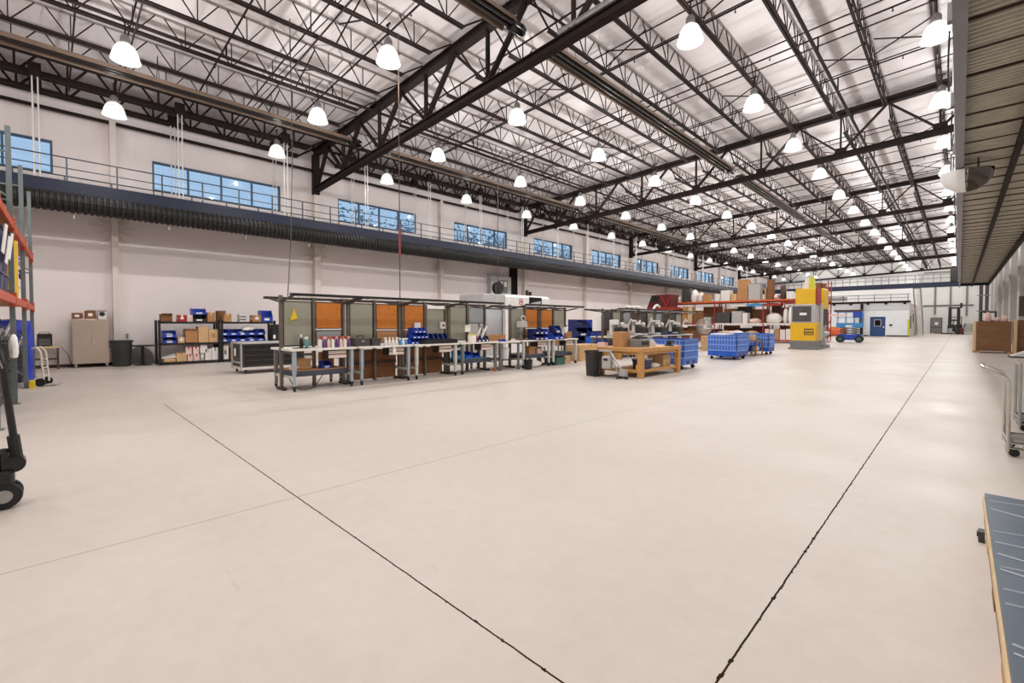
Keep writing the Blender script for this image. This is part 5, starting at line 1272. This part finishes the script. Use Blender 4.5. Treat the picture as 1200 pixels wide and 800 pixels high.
MB().prism([(-w+.5,3.4),(-w+.62,3.95),(-w+.95,4.05),(-w+.9,3.4)], .4, .9, 'y').build('white_chute', 'carton_white', t)
MB().prism([(-w+.82,3.4),(-w+.86,4.05),(-w+1.02,4.05),(-w+1.1,3.4)], .3, .6, 'y').build('yellow_green_cap', 'olive_yellow', t)
# side plant
MB().chamfer(w-.75,2.0,2.3,w+.0,3.3,3.5,.06).build('side_tank', 'machine_yellow', t)
MB().box(w-.7,1.65,1.35,w-.04,3.3,2.3).build('dark_bay', 'black', t)
MB().box(w-.8,1.72,.0,w+.02,3.8,.18).build('side_plinth', 'grey', t); MB().chamfer(w-.75,1.9,.18,w-.12,3.6,1.35,.05).build('motor_housing', 'galv', t)
MB().tube((w-.08,2.1,.85), (w-.08,3.5,.85), .14, 12).tube((w-.06,2.3,.45), (w-.06,3.2,.45), .1, 12).build('pipework', 'light_grey', t)
MB().box(w,1.0,.5,w+.06,1.6,2.6).build('guard_post', 'light_grey', t)

# scissor lift
lx = -6.0; ly = 43.2
t = thing('scissor_lift', 'blue scissor lift with green-rimmed wheels before the office', 'lift', (lx, ly, 0), YAW*.1)
MB().chamfer(-.75,-.5,.2,.75,.5,.62,.04).build('chassis', 'bin_blue', t)
for x in (-.58, .58):
    for y in (-.5, .5):
        wl = MB().lathe([(.08,-.09),(.27,-.09),(.27,.09),(.08,.09)], 16, (x,y,.27), 'y').build('wheel', 'rubber', t); MB().lathe([(.02,-.1),(.14,-.1),(.14,.1),(.02,.1)], 12, (x,y,.27), 'y').build('hub', 'green', wl)
m = MB()
for q in range(3):
    for s in (-.42, .42): m.bar((-.6,s,.64+.17*q), (.6,s,.8+.17*q), .05, .06).bar((.6,s,.64+.17*q), (-.6,s,.8+.17*q), .05, .06)
m.build('scissor_arm', 'charcoal', t)
MB().box(-.82,-.5,1.15,.82,.5,1.5).build('platform', 'sky_blue', t)
m = MB()
for x in (-.78, -.26, .26, .78):
    for y in (-.48, .48): m.box(x-.02,y-.02,1.5,x+.02,y+.02,2.35)
for z in (1.9, 2.3):
    for y in (-.48, .48): m.box(-.78,y-.018,z,.78,y+.018,z+.035)
    for x in (-.78, .78): m.box(x-.025,-.45,z,x+.025,.45,z+.05)
m.build('guard_rail', 'sky_blue', t)
MB().chamfer(.2,-.52,1.9,.75,-.3,2.35,.03).build('control_box', 'bin_blue', t); MB().chamfer(-1.0,-.4,2.35,.75,.4,2.5,.02).build('load_board', 'dark_brown', t)
MB().box(-.25,-.51,1.2,.15,-.505,1.32).build('notice', 'paper', t)
t = thing('jib_arm', 'pinkish red jib arm reaching from the rack frame toward the scissor lift', 'jib', (-7.3, 42.4, 0)); MB().box(-.15,-.15,0,.15,.15,.06).tube((0,0,.06), (0,0,2.3), .07, 10).build('post', 'rack_red', t); MB().bar((-.2,0,2.12), (1.2,.2,2.06), .1, .12).build('arm', 'carton_pink', t)
t = thing('floor_sweeper', 'orange floor sweeper beside the scissor lift', 'machine', (-9.7, 60.5, 0)); MB().chamfer(-1.0,-.6,.25,1.0,.6,.95,.2).build('body', 'orange', t); MB().chamfer(-.8,-.5,.1,.8,.5,.25,.02).build('skirt', 'rack_red', t)
for x in (-.6,.6): MB().lathe([(.05,-.5),(.2,-.5),(.2,.5),(.05,.5)], 12, (x,0,.2), 'y').build('wheel', 'rubber', t)
MB().path([(-.7,0,.95),(-.9,0,1.4),(-.6,0,1.45)], .04).build('handle', 'charcoal', t); MB().chamfer(-.3,-.5,.95,.6,.5,1.15,.08).build('hood', 'pine', t)

# ================================================================== office block at the far end
OY = 65.85; OX1 = -3.92; OX0 = -14.5; OZ = 3.75
t = thing('office_block', 'white office block at the far end with flat roof and railing', 'office', (0, OY, 0))
dx0, dx1 = atY(1019.3, OY), atY(1037.3, OY)
m = MB(); m.box(OX0,0,0,dx0,.2,OZ).box(dx1,0,0,OX1,.2,OZ).box(dx0,0,2.22,dx1,.2,OZ); m.build('front_panel', 'office_white', t)
MB().box(OX1-.2,.2,0,OX1,12.8,OZ).build('side_panel', 'cream', t)
MB().box(OX0,.2,OZ-.1,OX1-.2,12.8,OZ).build('roof_deck', 'grey', t)
MB().box(OX0,-.12,OZ,OX1+.1,.1,OZ+.22).build('roof_beam', 'dark_steel', t)
for q in range(7): MB().box(OX0+.6+1.6*q-.12,-.15,OZ-.16,OX0+.6+1.6*q+.12,.05,OZ).build('beam_bracket', 'dark_steel', t)
m = MB(); m.box(OX0,-.02,OZ+.9,OX1,.02,OZ+.96).box(OX0,-.02,OZ+.55,OX1,.02,OZ+.6); m.build('rail', 'far_rail', t)
for q in range(8): x = OX0+.3+1.45*q; MB().box(x-.03,-.03,OZ+.22,x+.03,.03,OZ+1.0).build('post', 'far_rail', t)
MB().box(OX0,.2,OZ+.35,OX0+5.0,.5,OZ+.85).build('roof_duct', 'galv', t)
MB().box(OX0,-.03,0,dx0-.06,0,.14).box(dx1+.06,-.03,0,OX1,0,.14).build('skirting', 'black', t)
MB().box(OX1-.12,-.02,0,OX1+.03,.0,1.9).box(OX1,0,0,OX1+.03,.3,1.9).build('corner_guard', 'olive_yellow', t)
MB().box(OX1,1.4,.9,OX1+.03,2.6,2.3).build('slot_window', 'black', t); MB().box(OX1,5.5,1.6,OX1+.03,6.6,2.6).build('slot_window', 'black', t)
MB().box(OX1,9.5,0,OX1+.04,9.9,2.0).build('corner_guard', 'olive_yellow', t)
MB().box(dx1+.35,-.06,1.18,dx1+.6,0,1.38).build('card_reader', 'black', t)
MB().box(OX0,-.015,2.95,dx1+3,-.0,3.0).build('panel_joint', 'light_grey', t)
d = struct(MB().box(dx0+.06,OY+.03,.01,dx1-.06,OY+.1,2.14).build('door_1', 'door_blue'))
m = MB().box(dx0,OY-.02,0,dx0+.06,OY+.12,2.2).box(dx1-.06,OY-.02,0,dx1,OY+.12,2.2).box(dx0+.06,OY-.02,2.14,dx1-.06,OY+.12,2.2); m.build('door_frame', 'door_blue', d)
xc = (dx0+dx1)/2
MB().box(xc-.26,OY+.015,1.2,xc+.26,OY+.03,1.85).build('door_window', 'dark_glass', d); MB().box(xc-.32,OY+.01,1.14,xc-.26,OY+.03,1.91).box(xc+.26,OY+.01,1.14,xc+.32,OY+.03,1.91).box(xc-.26,OY+.01,1.85,xc+.26,OY+.03,1.91).box(xc-.26,OY+.01,1.14,xc+.26,OY+.03,1.2).build('window_trim', 'carton_grey', d)
MB().box(dx1-.2,OY-.04,.98,dx1-.1,OY+.03,1.12).build('door_handle', 'paper', d)
px = atY(1009.5, OY-.4)
t = thing('steel_post', 'dark steel post with boxes before the office, beside the scissor lift', 'post', (px, OY-.45, 0)); MB().box(-.12,-.12,0,.12,.12,OZ-.05).build('shaft', 'dark_steel', t); MB().box(-.2,-.25,1.3,.05,-.12,2.6).build('switch_box', 'charcoal', t); MB().box(-.25,-.25,0,.25,.25,.03).build('base', 'dark_steel', t)
t = thing('low_guard', 'thin grey wheeled step beside the blue office door', 'step', (px+.45, OY-1.0, 0)); t.scale = (.6,.6,.75); MB().box(-.4,-.3,.25,.4,.2,.3).box(-.35,-.1,.6,.35,.2,.65).build('tread', 'light_grey', t); MB().box(-.4,.15,0,-.35,.2,1.2).box(.35,.15,0,.4,.2,1.2).box(-.4,-.3,0,-.35,-.25,.25).box(.35,-.3,0,.4,-.25,.25).box(-.35,.15,1.12,.35,.2,1.17).build('frame', 'light_grey', t)
# stair from walkway to office roof level
t = thing('steel_stair', 'narrow steel stair with pale treads climbing past the office corner', 'stair', (-3.45, 68.5, 0)); t.scale = (.6, 1, 1)
m = MB()
for s in (-.5, .5): m.bar((s,7,.2), (s,-1.0,5.4), .08, .25)
m.build('stringer', 'grey', t)
for q in range(24): MB().box(-.46,7-.333*q-.14,.25+.215*q,.46,7-.333*q+.14,.29+.215*q).build('tread', 'light_grey', t)
m = MB()
for s in (-.5, .5): m.tube((s,7,1.2), (s,-1.0,6.4), .03, 6)
m.build('handrail', 'far_rail', t)
MB().box(-.5,-1.5,5.3,.5,-.9,5.45).build('landing', 'grey', t); MB().box(-.5,6.85,0,-.44,7.1,1.2).box(.44,6.85,0,.5,7.1,1.2).build('foot_post', 'grey', t)

# far wall: grey door, conduits, girts
gx0, gx1 = atY(1091, YF), atY(1103, YF)
d = struct(MB().box(gx0,YF-.1,0,gx1,YF,2.25).build('door_2', 'door_grey')); gm = (gx0+gx1)/2
MB().box(gx0-.08,YF-.12,0,gx0,YF,2.33).box(gx1,YF-.12,0,gx1+.08,YF,2.33).box(gx0,YF-.12,2.25,gx1,YF,2.33).build('door_frame', 'charcoal', d)
MB().box(gm-.18,YF-.12,1.25,gm+.2,YF-.1,1.65).build('door_notice', 'paper', d); MB().box(gx0,YF-.13,.86,gx1,YF-.1,.94).build('push_bar', 'charcoal', d)
for i, (x, z0, z1) in enumerate(((1095,2.8,7.2),(1113,1.6,7.0),(1132,2.6,7.6))):
    X = atY(x, YF-.1); o = MB().box(X-.1,YF-.16,z0,X+.1,YF-.02,z1).build('conduit', 'grey'); tag(o, 'grey vertical duct on the far wall, %s from the office' % ORD[i], 'conduit', 'grey ducts on the far wall')
o = MB().box(atY(1081, YF),YF-.12,4.05,atY(1140, YF),YF-.02,4.2).build('trim_1', 'charcoal'); struct(o)
o = MB().box(atY(1081, YF),YF-.12,9.0,XR,YF-.02,9.15).build('trim_2', 'grey'); struct(o)
# forklift and floor trucks before the far wall
t = thing('forklift', 'dark forklift with raised black mast before the far wall', 'forklift', (-.2, 88.0, 0))
m = MB()
for s in (-.75, .1): m.box(s-.17,-.12,.1,s+.17,.12,3.7)
for z in (.5,1.8,3.5): m.box(-.58,-.08,z,-.07,.08,z+.2)
m.build('mast', 'black', t)
MB().chamfer(-1.0,.2,.3,.5,2.4,1.3,.12).build('body', 'charcoal', t); MB().chamfer(.6,-.3,.3,1.5,1.2,1.5,.15).build('battery_hood', 'carton_grey', t)
for x in (-.85,.35):
    for y in (.4,2.0): MB().lathe([(.1,-.12),(.34,-.12),(.34,.12),(.1,.12)], 14, (x,y,.34), 'x').build('wheel', 'rubber', t)
m = MB()
for x in (-.9,.4):
    for y in (.4,1.7): m.box(x-.04,y-.04,1.3,x+.04,y+.04,2.3)
m.box(-.95,.35,2.3,.45,1.75,2.38); m.build('overhead_guard', 'black', t)
MB().box(-.75,-1.3,.08,-.6,-.12,.15).box(-.05,-1.3,.08,.1,-.12,.15).build('fork', 'black', t); MB().tube((.35,.2,3.6), (.35,.2,4.3), .12, 8).build('beacon', 'black', t)
for i, (x, c) in enumerate(((1106,'carton_grey'), (1119,'maroon'), (1114,'black'))):
    X = atY(x, 86.5)
    t = thing('pallet_truck', ('white-topped','dark red','black')[i]+' low pallet truck on the floor before the far wall', 'pallet truck', (X, 86.5-1.4*i, 0)); MB().box(-.9,-.3,.08,.7,-.12,.18).box(-.9,.12,.08,.7,.3,.18).build('fork', 'black', t); MB().chamfer(.4,-.3,.18,.85,.3,.8,.06).build('motor_head', c, t); MB().lathe([(.04,-.08),(.14,-.08),(.14,.08),(.04,.08)], 12, (.75,0,.14), 'y').build('wheel', 'rubber', t); MB().tube((.8,0,.8), (1.0,0,1.5+.6*(i == 0)), .05, 8).build('tiller', 'black', t)
# dark columns and gate by the right hand corner
for i, x in enumerate((1148.5, 1155.5)):
    X = atY(x, 84); o = MB().box(X-.17,83.8,0,X+.17,84.1,8.6).build('pipe_mast', 'charcoal'); tag(o, 'dark vertical pipe mast beyond the plywood crates, %s from the forklift' % ORD[i], 'mast', 'dark pipe masts')
    m = MB()
    for z in (3.0,5.0,7.0): m.box(X-.36,83.75+.0,z,X+.36,83.8,z+.12)
    m.build('crossarm', 'grey', o)

# ================================================================== plywood crates and goods by the columns
def ply_crate(label, x, y, w, d, h, end='pale_wood'):
    t = thing('plywood_crate', label, 'crate', (x, y, 0), 0, 'plywood crates by the columns')
    MB().box(-w/2,-d/2,.1,w/2,d/2,h).build('panels', 'plywood', t)
    m = MB()
    for z in (.1, h-.1): m.box(-w/2,-d/2-.02,z,w/2,-d/2,z+.1)
    m.build('batten', 'plywood', t)
    MB().box(-w/2-.1,-d/2-.02,.1,-w/2,d/2,h).build('end_panel', end, t)
    MB().box(-w/2-.1,-d/2,0,-w/2+.15,d/2,.1).box(w/2-.15,-d/2,0,w/2,d/2,.1).build('skid', 'pine', t); return t
ply_crate('plywood crate with pale end panel standing clear in the aisle', 1.2, 33.1, 1.2, 1.2, 1.56)
ply_crate('second plywood crate close against the grey column', 2.48, 33.4, .9, 1.2, 1.62, 'pine')
t = thing('timber_slat', 'rough pale timber stood between the two plywood crates', 'timber', (1.92, 32.62, 0)); MB().box(-.06,-.06,0,.06,.06,1.66).box(-.08,.06,.7,.08,.1,1.5).build('slat', 'pale_wood', t)
for i, (x, s, h) in enumerate(((1.0,.05,.26),(1.32,.03,.12),(1.58,.04,.17))): sack('pink plastic-wrapped bundle, %s along on the clear plywood crate' % ORD[i], x, 32.75, 1.56, s+.08, .14, h, 'carton_pink', 'bundle', 'wrapped_bundle', 'pink bundles on the crate')
t = thing('crate_machine', 'black two-eyed machine standing beyond the clear plywood crate', 'machine', (1.12, 36.2, 0)); t.scale = (.62, 1, 1); MB().chamfer(-.45,-.3,.0,.45,.3,1.55,.04).build('cabinet', 'charcoal', t); MB().box(-.5,-.32,1.55,.5,.32,1.62).box(-.5,-.32,1.62,-.4,.32,2.05).box(.4,-.32,1.62,.5,.32,2.05).box(-.5,-.32,2.05,.5,.32,2.12).build('top_frame', 'black', t); MB().lathe([(.04,-.34),(.16,-.34),(.16,-.28)], 12, (-.2,0,1.84), 'y').lathe([(.04,-.34),(.16,-.34),(.16,-.28)], 12, (.2,0,1.84), 'y').build('eye', 'paper', t)
t = thing('hung_board', 'dark narrow board hung on the grey column over the crates', 'board', (2.7, 41.19, 1.9)); MB().box(-.15,-.05,0,.25,0,1.2).build('panel', 'dark_brown', t); MB().box(.0,0,1.1,.08,.06,1.16).build('hook', 'grey', t)
t = thing('yellow_notice', 'yellow and white notice on the wall between grey columns', 'notice', (XR, 38.5, 2.6)); MB().box(-.02,-.7,0,0,.7,.5).build('sign_board', 'olive_yellow', t); MB().bar((-.025,-.4,.2), (-.025,.4,.34), .01, .07).build('stripe', 'grey', t)
t = thing('wrapped_pallet', 'white plastic-wrapped low load on a dark pallet by the crates', 'pallet', (2.3, 29.2, 0)); MB().box(-.75,-.6,0,.9,.6,.06).build('pallet', 'dark_brown', t); MB().prism([(-.7,.06),(-.1,.35),(.1,.7),(.85,.75),(.85,.06)], -.55, .55, 'y').build('wrap', 'carton_white', t)

# wire deck carts
def wire_cart(label, x, y, rz, handle=True, L=1.5, W=.66):
    t = thing('wire_cart', label, 'cart', (x, y, 0), rz)
    m = MB()
    for z in (.14,):
        n = 24
        for q in range(n+1): m.box(L*q/n-.004,-W/2,z,L*q/n+.004,W/2,z+.008)
        for q in range(13): yy = -W/2+W*q/12; m.box(0,yy-.004,z+.008,L,yy+.004,z+.014)
    m.build('wire_deck', 'galv', t)
    m = MB()
    for z in (.10, .16): m.tube((0,-W/2,z), (L,-W/2,z), .012, 6).tube((0,W/2,z), (L,W/2,z), .012, 6).tube((0,-W/2,z), (0,W/2,z), .012, 6).tube((L,-W/2,z), (L,W/2,z), .012, 6)
    for q in range(16): m.bar((L*q/16,-W/2,.10), (L*(q+.5)/16,-W/2,.16), .008).bar((L*(q+.5)/16,-W/2,.16), (L*(q+1)/16,-W/2,.10), .008)
    m.build('truss_edge', 'chrome', t)
    for xx in (.05, L-.05):
        for yy in (-W/2+.06, W/2-.06): caster(MB(), xx, yy, .045, .10).build('caster', 'black', t)
    if handle:
        m = MB(); c = [(0,-W/2,.06),(0,-W/2,.82),(-.03,-W/2,.87),(-.18,-W/2,.955),(-.2,-W/2+.03,.965),(-.2,W/2-.03,.965),(-.18,W/2,.955),(-.03,W/2,.87),(0,W/2,.82),(0,W/2,.06)]
        m.path(c, .017, 8).build('push_handle', 'chrome', t, smooth=True)
    else:
        m = MB()
        for yy in (-W/2, W/2): m.tube((0,yy,.06), (0,yy,.9), .017, 8)
        m.tube((0,-W/2,.9), (0,W/2,.9), .017, 8).build('push_handle', 'galv', t)
    return t
wire_cart('chrome wire-deck cart with bent push handle at the edge of view', .40, 7.62, 0)
wire_cart('second wire-deck cart with straight handle behind the first one', .60, 9.47, 0, False)
# long sheet-topped platform
t = thing('sheet_stack', 'stack of blue-grey sheets on timber battens lying beside the camera', 'sheet stack', (0,0,0))
MB().box(.155,1.6,.165,1.45,4.82,.2).build('top_sheet', 'sheet_grey', t)
MB().box(.145,1.6,.12,1.45,4.84,.165).build('edge_board', 'pale_wood', t)
for q in range(8):
    y = 1.7+.40*q
    MB().box(.16,y,.075,1.4,y+.1,.12).build('batten', 'pine', t)
    MB().box(.15+.02*(q % 2),y+.01,0,.34,y+.17+.05*(q % 3),.075).box(1.1,y,0,1.38,y+.2,.075).build('block', ('pale_wood','cardboard_dark','pine')[q % 3], t)
MB().box(.155,1.6,0,1.42,4.8,.02).build('bottom_board', 'cardboard_dark', t)
MB().box(.115,4.30,.0,.145,4.38,.07).box(.108,4.32,.03,.115,4.36,.06).build('strap_buckle', 'charcoal', t)
m = MB()
for (y, a, n) in ((4.66,.02,9),(4.45,-.04,9),(3.95,.03,8),(3.78,-.02,8),(2.95,.06,6),(2.6,-.05,7),(2.2,.04,7)):
    m.path([(.17+.15*i, y+a*i+.03*math.sin(i*1.3+y*5), .2) for i in range(n)], .006, 5)
for (y, s) in ((3.5,.09),(3.25,.12),(2.4,.14)):
    m.path([(.17+s*2.2*math.sin(PI*i/9)**.8, y-s+2*s*i/9, .2) for i in range(10)], .006, 5)
m.build('scuff', 'scuff', t)

# ================================================================== trees outside the windows
def tree(label, x, y, h, seed):
    rd = random.Random(seed); t = thing('tree', label, 'tree', (x, y, 0), 0, 'trees outside the windows')
    m = MB(); m.tube((0,0,0), (.1,.1,h*.6), .22, 8, .12)
    tips = []
    for i in range(16):
        a = rd.uniform(0, 6.28); z0 = h*rd.uniform(.4,.62); l = rd.uniform(1.2,2.6)
        p = Vector((.08,.08,z0)); q = p+Vector((math.cos(a)*l, math.sin(a)*l, rd.uniform(.8,2.4))); m.tube(p, q, .06, 5, .02); tips.append(q)
        for k in range(3):
            a2 = a+rd.uniform(-1,1); q2 = q+Vector((math.cos(a2)*.9, math.sin(a2)*.9, rd.uniform(.1,1.2))); m.tube(p.lerp(q,.6), q2, .03, 4, .01); tips.append(q2)
    m.build('trunk', 'tree_bark', t)
    m = MB()
    for q in tips:
        for k in range(26):
            c = q+Vector((rd.gauss(0,.45), rd.gauss(0,.45), rd.gauss(0,.4))); d = Vector((rd.gauss(0,1),rd.gauss(0,1),rd.gauss(0,1))).normalized(); e = d.orthogonal().normalized()
            m.add([c-d*.13, c+e*.06, c+d*.13, c-e*.06], [(0,1,2,3)])
    m.build('foliage', 'tree_leaf', t)
for i, (x, y) in enumerate(((-31.5,14.8),(-32,21),(-31,26),(-32,32),(-31.5,38),(-32,45),(-31.5,52),(-32,60))):
    tree('leafy tree outside the windows, %s along the window wall' % ORD[i], x, y, 9.5+(i % 3)*.8, 11+i)
struct(MB().box(-60, -40, -.6, XW-.6, 120, -.05).build('ground', 'tree_leaf'))

# ================================================================== world, camera, view
w = bpy.data.worlds.new('day_sky'); SC.world = w; w.use_nodes = True
bg = w.node_tree.nodes['Background']; bg.inputs[0].default_value = (.46,.64,.86,1); bg.inputs[1].default_value = SKY
cam = bpy.data.cameras.new('camera'); cam.lens = 16.0; cam.sensor_width = 36; cam.shift_y = (CY-400)/1200; cam.clip_end = 400; cam.clip_start = .05
co = bpy.data.objects.new('camera', cam); COL.objects.link(co); co.location = (0,0,EYE); co.rotation_euler = (PI/2-PIT, 0, YAW)
SC.camera = co
vs = SC.view_settings; vs.view_transform = 'Standard'; vs.look = 'None'; vs.gamma = 1; vs.use_curve_mapping = False; vs.exposure = EXPOSURE
cy = SC.cycles; cy.max_bounces = 7; cy.diffuse_bounces = 4; cy.glossy_bounces = 3; cy.transparent_max_bounces = 12; cy.sample_clamp_indirect = 4; cy.use_denoising = True
